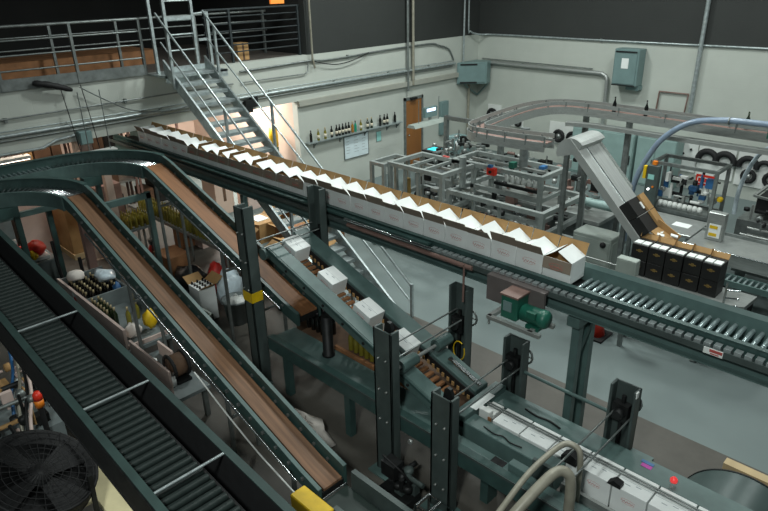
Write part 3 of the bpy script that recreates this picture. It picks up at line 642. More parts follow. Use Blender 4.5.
# ------------------------------------------------------------------ base frame and bottle table under the sloping line
bf = thing('machine_base_frame', 'low dark green base beam and table top under the sloping line', 'frame', (-5, 4.5, 0))
MB().box((-6.5, 4.14, .60), (.0, 4.24, .82)).build('base_beam', greend, bf, .008)
MB().box((-6.5, 4.132, .79), (.0, 4.14, .82)).build('beam_flange', post_m, bf)
MB().box((-6.45, 4.24, .76), (-3.55, 4.56, .80)).box((-3.55, 4.24, .76), (-.2, 4.35, .80)).build('table_top', green, bf)
MB().box((-6.3, 4.56, .76), (-3.6, 5.2, .79)).build('brown_deck', soil, bf)
for x in (-6.15, -4.9, -1.0): MB().box((x-.05, 4.15, 0), (x+.05, 4.24, .60)).build('leg', greend, bf); MB().box((x-.05, 5.1, 0), (x+.05, 5.2, .76)).build('leg', greend, bf) if x < -2 else None
MB().bar((-5.6, 4.60, .815), (-4.2, 4.60, .815), .04, .05).build('wood_rail', kraftd, bf)
MB().box((-2.62, 4.25, .80), (-2.42, 4.345, .90)).build('small_green_box', green, bf, .006); MB().box((-2.83, 4.25, .80), (-2.68, 4.34, .803)).build('black_label_plate', blackm, bf)
MB().lathe((-3.72, 4.04, .66), [(.03,-.03),(.03,.0)], 8, 'y').build('bolt', steel, bf)
o = single('support_column', MB().lathe((-5.53, 4.42, .80), [(.085,0),(.085,.03),(.07,.04),(.07,.585)], 14), grease, 'round black column standing on the green table under the slope', 'column')
n = 0
for i in range(7):
    for j in range(3):
        x, y = -5.42+.1*i+.02*j, 4.72+.1*j
        put_bottle('y', (x, y, .792), 'yellow green empty bottle, %s of the clump under the second sloping box' % nth(n), 'yellow green bottles under the sloping line', (gl_y, None, None)); n += 1
for i in range(5):
    for j in range(2):
        put_bottle('g2', (-6.3+.1*i, 4.72+.11*j, .792), 'dark bottle, %s of the dark group near the head of the slope' % nth(i*2+j), 'dark bottles under the head of the slope', (gl_k, None, foilk))
for i in range(3):
    for j in range(2):
        put_bottle('y', (-4.62+.1*i, 4.72+.11*j, .792), 'yellow green bottle, %s of the small group behind the notched post' % nth(i*2+j), 'yellow green bottles behind the notched post', (gl_y, None, None))
# ------------------------------------------------------------------ brown incline belts
def incline(name_lab, y0, y1, xt, zt, xb, zb, curve_lab, rail_side=True, xe=None, ye=-1.0, bm=belt_m, R=1.2, legs=None):
    """belt from the roller curve at (xt,zt) down to (xb,zb)"""
    c = thing('incline_belt_conveyor', name_lab, 'conveyor', ((xt+xb)/2, (y0+y1)/2, 0))
    sl = (zb-zt)/(xb-xt)
    Z = lambda x: zt+sl*(x-xt)
    def run(name, ya, yb, d0, d1, m):
        pts_t = [(xt, zt), (xt+.25, Z(xt+.25)+.03), (xb-.3, Z(xb-.3)), (xb, zb+.02)]
        poly = [(x, z+d1) for x, z in pts_t]+[(x, z+d0) for x, z in pts_t[::-1]]
        return MB().prism(poly, 'y', ya, yb).build(name, m, c)
    run('belt', y0, y1, -.03, 0, bm)
    run('slider_bed', y0-.02, y1+.02, -.12, -.035, grease)
    run('near_guard', y0-.07, y0-.03, -.16, .02, greend); run('near_guard_cap', y0-.075, y0-.03, .02, .03, green)
    run('far_guard', y1+.03, y1+.07, -.16, .11, greend); run('far_guard_cap', y1+.03, y1+.075, .11, .12, green)
    MB().tube([(xt+.9, y0-.16, Z(xt+.9)-.01), (xb-.25, y0-.16, Z(xb-.25)-.01)], .013, 8).build('guard_rod', chrome, c)
    k = MB(); x = xt+.4
    while x < xb-.2: MB().cbox((x, y1+.02, Z(x)+.02), (.03, .02, .03)).build('guard_clip', steeld, c); MB().cbox((x, y0-.085, Z(x)-.02), (.03, .03, .03)).build('guard_clip', steeld, c); x += .22
    for x in legs:
        for y in (y0-.05, y1+.05): MB().bar((x, y, 0), (x, y, Z(x)-.12), .04, .04, (1,0,0)).build('leg', steeld, c)
        MB().bar((x, y0-.05, max(.15, Z(x)-.5)), (x, y1+.05, max(.15, Z(x)-.5)), .03, .03).build('cross_brace', steeld, c)
    # roller curve and level feed
    v = thing('roller_curve_conveyor', curve_lab, 'conveyor', (xt-.6, (y0+y1)/2-.4, 0))
    ym = (y0+y1)/2; hw = (y1-y0)/2+.03
    cen = (xt, ym-R)
    def path(r, z): 
        a = [(cen[0]+r*math.cos(t), cen[1]+r*math.sin(t), z) for t in [math.pi/2+.006+(math.pi/2-.006)*i/20 for i in range(21)]]
        return a+[(cen[0]-r, ye, z)]
    z0 = zt
    MB().strip(path(R+hw+.04, z0), [(-.02,-.20),(.02,-.20),(.02,.12),(.06,.12),(.06,.135),(-.02,.135)]).build('outer_guard', greend, v)
    MB().strip(path(R-hw-.04, z0), [(-.02,-.20),(.02,-.20),(.02,.02),(-.02,.02)]).build('inner_guard', green, v)
    for i in range(26):
        t = math.pi/2+math.pi/2*(i+.6)/26; d = Vector((math.cos(t), math.sin(t), 0)); cc = Vector((cen[0], cen[1], z0-.02))
        MB().tube([cc+d*(R-hw), cc+d*(R+hw)], .022, 8).build('roller', chrome, v)
    yy = cen[1]-.06
    while yy > 1.0+.0*ye and yy > ye:
        MB().tube([(cen[0]-R-hw, yy, z0-.02), (cen[0]-R+hw, yy, z0-.02)], .022, 8).build('roller', rollm, v); yy -= .075
    MB().strip(path(R+hw+.1, z0-.16), [(-.03,-.08),(.03,-.08),(.03,.02),(-.03,.02)]).build('drive_channel', grease, v)
    for (x, y) in ((cen[0]-R-hw, .9), (cen[0]-R-hw-.0, cen[1]-.2), (cen[0]-1.04*R/1.2, cen[1]+.6)): MB().box((x-.04, y-.04, 0), (x+.04, y+.04, z0-.2)).build('leg', greend, v)
    MB().box((cen[0]-R+hw+.05, cen[1]+.3, z0-.36), (cen[0]-R+hw+.25, cen[1]+.6, z0-.2)).build('drive_box', greend, v)
    if y0 > 4: MB().bar((-9.95, 3.2, 2.06), (-9.95, 4.36, 2.06), .08, .10).build('frame_beam', green, v); MB().box((-9.99, 4.28, 0), (-9.91, 4.36, 2.12)).build('leg', green, v)
    MB().bar((cen[0]-R+hw, .5, z0-.62), (cen[0]-R+hw+.0, cen[1]+.3, z0-.62), .07, .09).build('cross_beam', green, v)
    return c, v
ca, va = incline('grey brown belt conveyor descending past the bottle bin to the yellow guard', 2.98, 3.22, -9.65, 2.43, -3.95, .55, 'green roller curve feeding the grey brown belt that passes the bottle bin', bm=belt_g, legs=(-7.85, -5.6, -4.4))
MB().prism([(-8.6,0),(-8.5,0),(-8.5,.01)], 'y', 0, .01) if False else None
cb_, vb = incline('orange brown belt conveyor descending beside the white case row to the tall post', 4.45, 4.72, -10.1, 2.50, -6.1, 1.16, 'green roller curve feeding the far brown belt under the case row', legs=(-9.75, -7.9, -6.95))
o = MB().box((-4.00, 2.60, .56), (-3.55, 2.78, .74)).build('yellow_motor_guard', yellow, ca, .01); MB().lathe((-3.8, 2.60, .65), [(.012,-.004),(.012,0)], 8, 'y').build('guard_screw', brown_st, o)
MB().tube(smooth_path([(-6.0, 2.78, 1.13), (-5.80, 2.78, 1.05), (-5.3, 2.78, .84), (-4.76, 2.77, .67), (-4.4, 2.75, .62), (-4.15, 2.72, .62), (-3.99, 2.70, .63)], 6), .010, 8).build('white_conduit', plast_w, ca)
lb = thing('dark_belt_conveyor', 'dark green level belt continuing beyond the brown belt end', 'conveyor', (-2.6, 3.1, 0))
MB().box((-3.90, 2.93, .42), (-.5, 3.24, .48)).build('belt', beltd_m, lb)
MB().box((-3.66, 2.84, .3), (-.5, 2.90, .62)).build('near_guard', post_m, lb); MB().box((-3.86, 3.27, .3), (-.5, 3.33, .66)).build('far_guard', post_m, lb)
MB().tube([(-3.91, 2.93, .50), (-3.91, 3.24, .50)], .012, 6).build('nose_bar', chrome, lb)
for x in (-3.3, -1.5):
    for y in (2.87, 3.3): MB().box((x-.03, y-.03, 0), (x+.03, y+.03, .3)).build('leg', greend, lb)
# ------------------------------------------------------------------ dark roller conveyor closest to the viewpoint
rail_g = mat('worn_dark_green_rail', '#2b3d3a', .5, 0, .2, 5)
gd = thing('gravity_roller_conveyor', 'dark roller conveyor with black side guard running beside the drum fan', 'conveyor', (-5, 1.5, 0))
ZD = lambda x: 2.40-.085*(x+6.2)
def drun(name, y0, y1, a, b, m, xa=-9.6, xb=-2.2): 
    MB().prism([(xa, ZD(xa)+a), (xb, ZD(xb)+a), (xb, ZD(xb)+b), (xa, ZD(xa)+b)], 'y', y0, y1).build(name, m, gd)
drun('near_rail', 1.09, 1.13, -.28, .0, grease); drun('near_rail_cap', 1.10, 1.16, -.0, .012, rail_g)
drun('far_guard', 1.70, 1.73, -.45, .0, blackm); drun('far_guard_cap', 1.70, 1.76, .0, .012, rail_g)
drun('under_tray', 1.13, 1.7, -.46, -.44, blackm)
drun('inner_rail', 1.55, 1.57, -.2, -.1, blackm)
x = -8.2
while x < -2.3:
    z = ZD(x)-.11; MB().cyl((x, 1.135, z), (x, 1.55, z), .031, 10).build('roller', rolld, gd); x += .0785
for x in (-6.0, -4.55, -3.42): MB().tube([(x, 1.13, ZD(x)+.0), (x, 1.7, ZD(x)+.0)], .011, 8).build('cross_rod', galv, gd)
for x in (-9.0, -2.8):
    for y in (1.11, 1.72): MB().box((x-.04, y-.03, 0), (x+.04, y+.03, ZD(x)-.28)).build('leg', grease, gd)
# ------------------------------------------------------------------ aluminium framed case machine
am = thing('framed_case_machine', 'aluminium framed machine with guard rails behind the white case row', 'machine', (-7, 9.8, 0))
def fr(p, q, w=.075, name='frame_rail', m=alu, par=am): return MB().bar(p, q, w, w).build(name, m, par)
def frame_box(par, x0, x1, y0, y1, z0, z1, w=.07, mids=(), m=alu, clear=True):
    for x in (x0, x1):
        for y in (y0, y1): MB().box((x-w/2, y-w/2, z0), (x+w/2, y+w/2, z1)).build('frame_post', m, par)
    for y in (y0, y1):
        MB().box((x0+w/2, y-w/2, z1-w), (x1-w/2, y+w/2, z1)).build('frame_rail', m, par)
        for z in mids: MB().box((x0+w/2, y-w/2, z-w/2), (x1-w/2, y+w/2, z+w/2)).build('frame_rail', m, par)
    for x in (x0, x1):
        MB().box((x-w/2, y0+w/2, z1-w), (x+w/2, y1-w/2, z1)).build('frame_rail', m, par)
        for z in mids: MB().box((x-w/2, y0+w/2, z-w/2), (x+w/2, y1-w/2, z+w/2)).build('frame_rail', m, par)
frame_box(am, -8.72, -7.35, 8.88, 9.86, 0, 1.90, .08, (.55, 1.15))
frame_box(am, -9.15, -8.80, 8.78, 9.5, 0, 1.86, .07, (.7,))
frame_box(am, -7.85, -5.82, 9.86, 10.64, 0, 1.92, .08, (1.0, 1.45))
frame_box(am, -7.45, -5.36, 9.22, 10.62, 0, 1.50, .085, (1.05, .55))
for x in (-8.35, -7.95): MB().box((x-.025, 8.92, 1.80), (x+.025, 9.82, 1.85)).build('cross_rail', alu, am)
for y in (9.15, 9.55): MB().box((-8.68, y-.025, 1.74), (-7.39, y+.025, 1.79)).build('cross_rail', steel, am)
for y, z in ((10.1, 1.80), (10.4, 1.80), (10.0, 1.25)): MB().box((-7.81, y-.03, z), (-5.86, y+.03, z+.05)).build('cross_rail', steel, am)
for x in (-6.9, -6.3): MB().box((x-.03, 9.26, .6), (x+.03, 9.30, 1.46)).build('frame_post', alu, am)
for x in (-8.3, -7.95): MB().box((x-.03, 8.85, .6), (x+.03, 8.9, 1.82)).build('frame_post', alu, am)
MB().box((-7.4, 9.3, .12), (-5.45, 10.5, .5)).build('machine_bed', steeld, am); MB().box((-8.65, 9.0, .12), (-7.45, 9.75, .6)).build('machine_bed', steeld, am)
MB().box((-8.60, 9.2, .6), (-8.52, 9.28, 1.5)).build('yellow_column', gold, am)
def mech(par, seed, x0, x1, y0, y1, z0, z1, n, ms):
    """machine internals: rods, blocks and cylinders of one drive unit"""
    r = random.Random(seed); n = n//2
    for k, m in enumerate(ms):
        for i in range(n):
            x, y, z = r.uniform(x0, x1), r.uniform(y0, y1), r.uniform(z0, z1); t = r.random()
            if t < .4: MB().cbox((x, y, z), (r.uniform(.03, .2), r.uniform(.03, .16), r.uniform(.03, .18))).build('actuator_block', m, par)
            elif t < .75: d = r.choice([(r.uniform(.15,.4),0,0),(0,r.uniform(.15,.4),0),(0,0,r.uniform(.1,.35))]); MB().cyl((x,y,z),(x+d[0],y+d[1],min(z1+.1,z+d[2])), r.uniform(.012,.035), 8).build('guide_rod', m, par)
            else: MB().lathe((x, y, z), [(.03,0),(.055,.01),(.055,.07),(.02,.08)], 10, r.choice('xyz')).build('small_motor', m, par)
mech(am, 3, -8.6, -7.45, 9.0, 9.75, .7, 1.5, 26, (steel, grease, steeld))
mech(am, 4, -7.3, -5.5, 9.4, 10.5, .55, 1.35, 40, (steel, grease, chrome, brown_st))
for k in range(7): MB().lathe((-6.62+.125*k, 9.96, 1.76), [(.0,-.12),(.05,-.1),(.05,.02),(.035,.03),(.035,.09),(0,.1)], 10).build('gripper_head', plast_w, am)
MB().box((-6.75, 9.92, 1.845), (-5.9, 10.02, 1.875)).build('gripper_bar', steel, am)
MB().box((-6.9, 9.92, 1.55), (-5.9, 9.98, 1.60)).build('dark_bar', grease, am)
o = MB().box((-6.94, 9.72, 1.78), (-6.76, 9.81, 1.92)).build('red_button_box', redb, am); MB().box((-6.93, 9.73, 1.92), (-6.84, 9.80, 1.97)).build('blue_cap', blue, o)
MB().lathe((-6.85, 9.72, 1.85), [(.03,-.03),(.03,0)], 10, 'y').build('push_button', blackm, o)
MB().box((-6.12, 10.25, 1.925), (-6.02, 10.4, 1.98)).build('blue_valve_block', blue, am); MB().box((-6.73, 10.15, 1.86), (-6.62, 10.28, 1.97)).build('green_valve_block', motor_g, am)
MB().cyl((-6.5, 10.3, 1.9), (-6.5, 10.3, 2.65), .085, 14).build('support_column', steeld, am)
MB().cyl((-7.35, 9.5, 1.5), (-7.35, 9.5, 2.1), .07, 12).build('support_column', alu, am)
MB().box((-8.15, 9.84, 1.902), (-8.0, 9.9, 1.92)).build('red_blue_label', redink, am)
# light grey enclosure beside it
o = thing('machine_enclosure', 'light grey floor enclosure beside the aluminium frame and incline chute', 'enclosure', (-4.7, 9.85, 0))
MB().box((-4.92, 9.55, .02), (-4.22, 9.98, 1.2)).build('enclosure_body', cab_w, o, .012)
MB().box((-4.90, 9.535, .1), (-4.25, 9.55, 1.14)).build('door', cab_w, o, .004)
MB().lathe((-4.34, 9.53, 1.09), [(.0,-.05),(.05,-.04),(.05,-.01),(.03,.0)], 12, 'y').build('black_knob', blackm, o)
MB().box((-4.22, 9.60, .1), (-4.21, 9.93, 1.1)).build('side_panel', cab_w, o)
# ------------------------------------------------------------------ stainless looped conveyor and incline chute
lp = thing('looped_chain_conveyor', 'stainless chain conveyor looping high above the machines', 'conveyor', (-6, 11.5, 0))
ZL = 2.63
path = smooth_path([(.5,12.76,ZL-.03),(-3.0,12.78,ZL-.02),(-5.2,12.82,ZL),(-6.5,12.85,ZL),(-7.2,12.65,ZL),(-7.47,12.0,ZL),(-7.42,11.0,ZL),(-7.30,10.2,ZL),(-7.22,9.75,ZL),(-7.05,9.55,ZL),(-6.8,9.52,ZL),(-6.2,9.55,ZL+.0),(-5.55,9.58,ZL+.02)], 5)
MB().strip(path, [(-.13,-.07),(.13,-.07),(.13,-.01),(-.13,-.01)]).build('conveyor_bed', steeld, lp)
MB().strip(path, [(-.10,-.008),(.10,-.008),(.10,.004),(-.10,.004)]).build('chain', brown_st, lp)
for s in (-1, 1):
    MB().strip(path, [(s*.15-.008,.05),(s*.15+.008,.05),(s*.15+.008,.13),(s*.15-.008,.13)]).build('guide_rail', steel, lp)
    MB().strip(path, [(s*.17-.01,-.14),(s*.17+.01,-.14),(s*.17+.01,.02),(s*.17-.01,.02)]).build('side_plate', steel, lp)
for i in range(0, len(path), 3):
    p = path[i]; MB().bar((p[0]-.16, p[1]-.0, p[2]-.05), (p[0]-.16, p[1], p[2]+.12), .025, .02, (1,0,0)).build('rail_bracket', steeld, lp); MB().bar((p[0], p[1]-.17, p[2]-.05), (p[0], p[1]-.17, p[2]+.12), .025, .02, (1,0,0)).build('rail_bracket', steeld, lp)
for (x, y) in ((-1.2,12.77),(-5.6,12.8),(-6.6,12.85),(-7.42,10.86)): MB().box((x-.05, y-.05, 0), (x+.05, y+.05, ZL-.07)).build('leg', steeld, lp)
path2 = [(p[0]+.02, p[1]-.2, ZL-.30) for p in smooth_path([(.5,12.76,0),(-3.0,12.78,0),(-5.2,12.82,0),(-6.3,12.85,0),(-6.9,12.7,0)], 5)]
MB().strip(path2, [(-.09,-.05),(.09,-.05),(.09,.03),(-.09,.03)]).build('return_bed', steel, lp)
chutem = mat('brushed_stainless_sheet', '#bcc0bd', .33, .45, .1, 5, stretch=(.4, 6, .4))
ck = thing('incline_chute', 'steep stainless steel chute with closed cover bringing cases down', 'chute', (-4.3, 9.6, 0))
cz = lambda x: 2.80-1.02*(x+5.0)
cy0, cy1 = 9.3, 10.02
MB().prism([(-5.0, cz(-5.0)), (-3.62, cz(-3.62)), (-3.62, cz(-3.62)-.10), (-5.0, cz(-5.0)-.10)], 'y', cy0, cy1).build('chute_bed', chutem, ck)
MB().prism([(-5.0, cz(-5.0)+.012), (-3.75, cz(-3.75)+.012), (-3.75, cz(-3.75)), (-5.0, cz(-5.0))], 'y', 9.58, 9.61).build('centre_seam', chrome, ck)
MB().prism([(-5.0, cz(-5.0)+.05), (-3.58, cz(-3.58)+.05), (-3.58, cz(-3.58)-.13), (-5.0, cz(-5.0)-.13)], 'y', cy0-.03, cy0).build('near_side_plate', chutem, ck)
MB().prism([(-5.0, cz(-5.0)+.05), (-4.2, cz(-4.2)+.05), (-4.2, cz(-4.2)-.2), (-5.0, cz(-5.0)-.2)], 'y', cy1, cy1+.03).build('far_side_plate', steel, ck)
hood = [(-4.98+.26*math.cos(t), 2.60+.26*math.sin(t)) for t in [math.radians(a) for a in range(40, 181, 14)]]
MB().prism(hood+[(-5.22, 2.52), (-4.92, 2.6)], 'y', cy0-.02, cy1+.02).build('rounded_hood', chutem, ck)
for x in (-5.06, -3.95):
    for y in (cy0+.02, cy1-.02): MB().box((x-.035, y-.035, 0), (x+.035, y+.035, cz(x)-.1)).build('leg', steeld, ck)
# ------------------------------------------------------------------ black cases
def black_case(L=.245, W=.31, H=.255, tags=True, open_=True):
    o = thing('black_case', 'x', 'carton', (0, 0, 0))
    a, b = L/2, W/2
    MB().box((-a, -b, 0), (a, b, H-.012)).build('case_body', black_c, o, .003)
    MB().box((-.05, -b-.0015, H*.55), (.05, -b, H*.62)).box((-.02, -b-.0015, H*.5), (.02, -b, H*.68)).build('gold_mark', gold, o)
    if open_:
        m = MB(); m.box((-a, b-.005, H-.012), (a, b, H+.0)); m.bar((-a+.002, b, H), (-a+.002+.0, b+.05, H+.08), L*.0+.004, .1, (0,0,1))
        slab(m, (a, b, H-.012), (-L, 0, 0), (0, .6, .8), .09); m.build('kraft_flap', kraft, o)
    if tags:
        MB().box((-a+.012, -b+.03, H-.012), (-.008, b-.14, H+.006)).build('white_divider_tab', paper, o); MB().box((.008, -b+.03, H-.012), (a-.012, b-.14, H+.006)).build('white_divider_tab', paper, o)
    return o
bc = black_case(); bcl = black_case(tags=False, open_=False)
BY = 9.16; bx = lambda i: -3.52+.262*i
for i in range(5):
    o = bcl if i == 0 else copy_tree(bcl); o.location = (bx(i), BY, .985); o['label'] = 'closed black case in the lower tier, %s from the chute foot' % nth(i); o['group'] = 'black cases in the lower tier'
for i in range(5):
    o = bc if i == 0 else copy_tree(bc); o.location = (bx(i), BY+rnd.uniform(-.01,.01), .985+.252); o['label'] = 'open black case with white tabs in the upper tier, %s from the chute foot' % nth(i); o['group'] = 'open black cases in the upper tier'
t = MB().box((bx(2)-.115, BY-.158, 1.215), (bx(2)+.115, BY-.156, 1.24)).build('kraft_strip', kraft, [c for c in scene.objects if c.get('label', '').startswith('closed black case in the lower tier, third')][0]) if False else None
for i, (x, lab) in enumerate(((-3.98, 'black case sliding down the chute, higher of two'), (-3.77, 'black case sliding down the chute, lower of two'))):
    o = thing('black_case', lab, 'carton', (x, 9.45, cz(x)), 'black cases sliding down the chute')
    m = MB(); m.M = Matrix.Translation((x, 9.47, cz(x)+.016)) @ Matrix.Rotation(math.radians(45.5), 4, 'Y'); m.box((-.145, -.16, 0), (.145, .16, .20)); m.build('case_body', black_c, o, .003)
    k = MB(); k.M = m.M; k.box((-.145, .16, .0), (.145, .17, .24)); slab(k, (-.145, .165, .202), (.29, 0, 0), (0, .75, .65), .12); k.build('kraft_flap', kraft, o)
    tg = MB(); tg.M = m.M; tg.box((-.04, .1, .20), (.08, .15, .212)); tg.build('white_tab', paper, o) if i == 0 else None
b = thing('kraft_case', 'open brown kraft case lying tilted at the foot of the chute', 'carton', (-3.3, 9.5, 1.24))
k = MB(); k.M = Matrix.Translation((-3.42, 9.50, 1.52)) @ Matrix.Rotation(math.radians(28), 4, 'Y'); k.box((-.2, -.13, -.0), (.22, .17, .02)); k.box((-.2,.15,0),(.22,.17,.12)); k.build('case_panel', kraft, b)
for a, c in ((-3.45, 9.42), (-3.28, 9.52), (-3.52, 9.55)): MB().bar((a, c, 1.56), (a+.1, c+.03, 1.54), .09, .02).build('white_tab', paper, b)
tr = thing('case_collecting_table', 'stainless table with legs under the stacked black cases', 'table', (-3, 9.1, 0))
MB().box((-3.75, 8.87, .93), (-2.2, 9.45, .98)).build('table_top', steel, tr); MB().box((-3.75, 8.84, .90), (-2.2, 8.86, 1.02)).build('front_lip', steeld, tr)
MB().prism([(-2.2, 8.84), (-1.95, 9.0), (-1.92, 9.45), (-2.2, 9.45)], 'z', .92, .985).build('rounded_end', steel, tr)
for x in (-3.5, -2.4):
    MB().box((x-.03, 8.75, .02), (x+.03, 8.81, .92)).lathe((x, 8.78, 0), [(.05,0),(.05,.03),(.02,.05)], 10).build('leg', steeld, tr); MB().box((x-.03, 9.35, 0), (x+.03, 9.41, .92)).build('leg', steeld, tr)
for z in (1.0, 1.12, 1.24): MB().tube([(-2.18, 8.82, z), (-2.02, 8.9, z)], .014, 6).build('end_stop_rail', chrome, tr)
MB().tube([(-2.18, 8.82, .95), (-2.18, 8.82, 1.35)], .016, 6).build('end_stop_post', chrome, tr)
o = thing('sensor_box', 'small grey box on a stand in front of the lowest black cases', 'control box', (-3.45, 8.45, 0))
MB().box((-3.58, 8.36, 1.22), (-3.28, 8.5, 1.48)).build('box_body', cab_w, o, .01); MB().box((-3.42, 8.42, 0), (-3.36, 8.48, 1.22)).build('stand_pole', steeld, o); MB().box((-3.54, 8.355, 1.25), (-3.32, 8.36, 1.45)).build('lid', cab_w, o)
o = thing('side_rail_conveyor', 'small stainless conveyor with rod rails leading past the grey enclosure', 'conveyor', (-4.2, 8.9, 0))
MB().box((-5.2, 8.62, .88), (-3.78, 8.8, .95)).build('conveyor_bed', steeld, o)
for z in (1.02, 1.12):
    for y in (8.58, 8.84): MB().tube([(-5.2, y, z), (-3.78, y, z)], .012, 6).build('rod_rail', steel, o)
for x in (-5.0, -3.9): MB().box((x-.03, 8.68, 0), (x+.03, 8.74, .88)).box((x-.03,8.58,.9),(x+.03,8.6,1.13)).build('leg', grease, o)
MB().box((-4.0, 8.5, 1.0), (-3.85, 8.62, 1.12)).build('black_clamp', grease, o); MB().box((-4.35, 8.45, .98), (-4.2, 8.58, 1.08)).build('green_sensor', motor_g, o)
# ------------------------------------------------------------------ stainless conveyor and roller track beyond black cases
sc_ = thing('stainless_conveyor', 'wide flat stainless conveyor running past the black cases', 'conveyor', (-1.5, 11, 0))
MB().box((-3.45, 10.72, .94), (1.2, 11.55, 1.0)).build('conveyor_bed', steel, sc_); MB().box((-3.45, 10.68, .80), (1.2, 10.72, 1.03)).build('near_side_plate', steel, sc_); MB().box((-3.45, 11.55, .8), (1.2, 11.59, 1.05)).build('far_side_plate', steeld, sc_)
MB().tube([(-3.45, 10.66, 1.03), (1.2, 10.66, 1.03)], .012, 6).build('edge_rod', chrome, sc_)
for x in (-3.2, -1.2, .6):
    for y in (10.75, 11.5): MB().box((x-.03, y-.03, 0), (x+.03, y+.03, .94)).build('leg', steeld, sc_)
rt = thing('skate_roller_track', 'short narrow roller track on legs in front of the stainless conveyor', 'conveyor', (-1.6, 10.4, 0))
for y in (10.33, 10.60): MB().box((-2.72, y-.015, .62), (.9, y+.015, .72)).build('side_rail', green, rt)
x = -2.68
while x < .9: MB().cyl((x, 10.345, .70), (x, 10.585, .70), .022, 8).build('roller', rollm, rt); x += .085
for x in (-2.65, -1.6, .4):
    for y in (10.33, 10.60): MB().box((x-.02, y-.02, 0), (x+.02, y+.02, .62)).build('leg', grease, rt)
mech(rt, 21, -2.4, .4, 10.36, 10.58, .2, .45, 12, (grease,))
o = thing('label_post', 'square stainless post with a yellow and white notice', 'post', (-3.15, 11.2, 0))
MB().box((-3.28, 11.15, 1.001), (-3.0, 11.30, 1.50)).build('post_body', steel, o, .01); MB().box((-3.23, 11.14, 1.06), (-3.04, 11.15, 1.30)).build('notice', paper, o)
for z0_, z1_ in ((1.22, 1.275), (1.085, 1.14)): MB().box((-3.22, 11.136, z0_), (-3.09, 11.14, z1_)).build('yellow_band', yellow, o)
st_ = thing('stainless_table', 'stainless side table with a white paper in front of the labelling machine', 'table', (-4, 11.6, 0))
MB().box((-4.65, 11.15, .92), (-3.5, 12.05, .98)).build('table_top', steel, st_, .008)
for x in (-4.6, -3.55):
    for y in (11.2, 12.0): MB().box((x-.03, y-.03, 0), (x+.03, y+.03, .92)).build('leg', steeld, st_)
single('paper_sheet', MB().box((-3.98, 11.5, .981), (-3.68, 11.72, .985)), paper, 'white paper lying on the stainless side table', 'paper')
# ------------------------------------------------------------------ labelling machine
lm = thing('labelling_machine', 'labelling machine in a dark frame with control panel and red sign', 'machine', (-4.2, 12.7, 0))
frame_box(lm, -4.8, -3.6, 12.3, 12.95, .0, 1.9, .06, (.95,), steeld)
MB().box((-4.8, 12.3, .5), (-3.6, 12.95, .95)).build('machine_base', steeld, lm)
pn = MB().box((-4.84, 12.14, .92), (-4.60, 12.26, 1.84)).build('control_panel', post_m, lm, .01)
MB().box((-4.80, 12.13, 1.56), (-4.68, 12.14, 1.66)).build('display', teal_n, pn)
MB().lathe((-4.76, 12.14, 1.36), [(.022,-.02),(.022,0)], 10, 'y').build('white_light', led_w, pn); MB().lathe((-4.68, 12.14, 1.42), [(.022,-.02),(.022,0)], 10, 'y').build('orange_light', orange, pn)
MB().box((-4.92, 12.16, 1.55), (-4.86, 12.24, 1.8)).build('yellow_lamp', yellow, lm); MB().box((-4.76, 12.16, 1.85), (-4.68, 12.24, 1.92)).build('orange_lamp', orange, lm)
mech(lm, 8, -4.7, -3.7, 12.4, 12.85, 1.0, 1.6, 26, (grease, steel, plast_w, blue))
for k in range(9): MB().lathe((-4.56+.095*k, 12.34, 1.02), [(.0,0),(.045,.005),(.05,.06),(.04,.11),(0,.12)], 10).build('white_roller', plast_w, lm)
o = MB().box((-4.06, 12.60, 1.50), (-3.68, 12.62, 1.70)).build('red_sign', redb, lm)
m_ = MB()
for k in range(3):
    x = -4.03+.115*k; m_.box((x, 12.595, 1.54), (x+.085, 12.60, 1.557)); m_.box((x, 12.595, 1.64), (x+.085, 12.60, 1.657)); m_.box((x, 12.595, 1.54), (x+.016, 12.60, 1.657)); m_.box((x+.069, 12.595, 1.54), (x+.085, 12.60, 1.657))
m_.build('white_characters', paper, o)
MB().lathe((-3.5, 12.4, 1.35), [(.04,-.05),(.06,0),(.04,.06)], 10, 'y').build('yellow_knob', yellow, lm)
# other machines towards the frame edge
fm = thing('filling_line_machine', 'low steel machine with dark sloping hopper near the back wall reels', 'machine', (-2.3, 13.5, 0))
MB().box((-3.3, 13.0, 0), (1.0, 14.3, .85)).build('machine_base', steeld, fm)
MB().prism([(-3.1, 1.25), (-2.0, 1.15), (-2.0, .95), (-3.1, .95)], 'y', 13.3, 14.1).build('dark_hopper', blackm, fm)
f = MB()
for y in (13.28, 14.12): f.bar((-3.15, y, 1.28), (-1.95, y, 1.18), .05, .04)
f.bar((-3.15, 13.28, 1.28), (-3.15, 14.12, 1.28), .05, .04); f.bar((-1.95, 13.28, 1.18), (-1.95, 14.12, 1.18), .05, .04); f.build('hopper_rim', steel, fm)
MB().prism([(-1.9, .85), (-1.55, .85), (-1.5, 1.3), (-1.75, 1.35)], 'y', 13.2, 13.9).build('white_side_guard', plast_w, fm)
mech(fm, 12, -3.2, .8, 13.0, 13.25, .86, 1.15, 30, (grease, steel, steeld))
ml = thing('bottling_line_section', 'stretch of bottling line machinery behind the wide stainless conveyor', 'machine', (-1.3, 12.2, 0))
MB().box((-2.9, 11.75, .3), (1.0, 12.3, .8)).build('machine_base', steeld, ml); MB().box((-2.9, 11.75, .8), (1.0, 12.3, .86)).build('machine_top', steel, ml)
MB().tube([(-2.9, 11.8, 1.0), (1.0, 11.8, 1.0)], .02, 6).tube([(-2.9, 12.2, 1.0), (1.0, 12.2, 1.0)], .02, 6).build('guide_rails', steel, ml)
mech(ml, 14, -2.8, .9, 11.85, 12.2, .88, 1.2, 40, (grease, steeld, steel))
for x in (-2.8, -1, .8): MB().box((x-.04, 11.8, 0), (x+.04, 12.2, .3)).build('leg', steeld, ml)
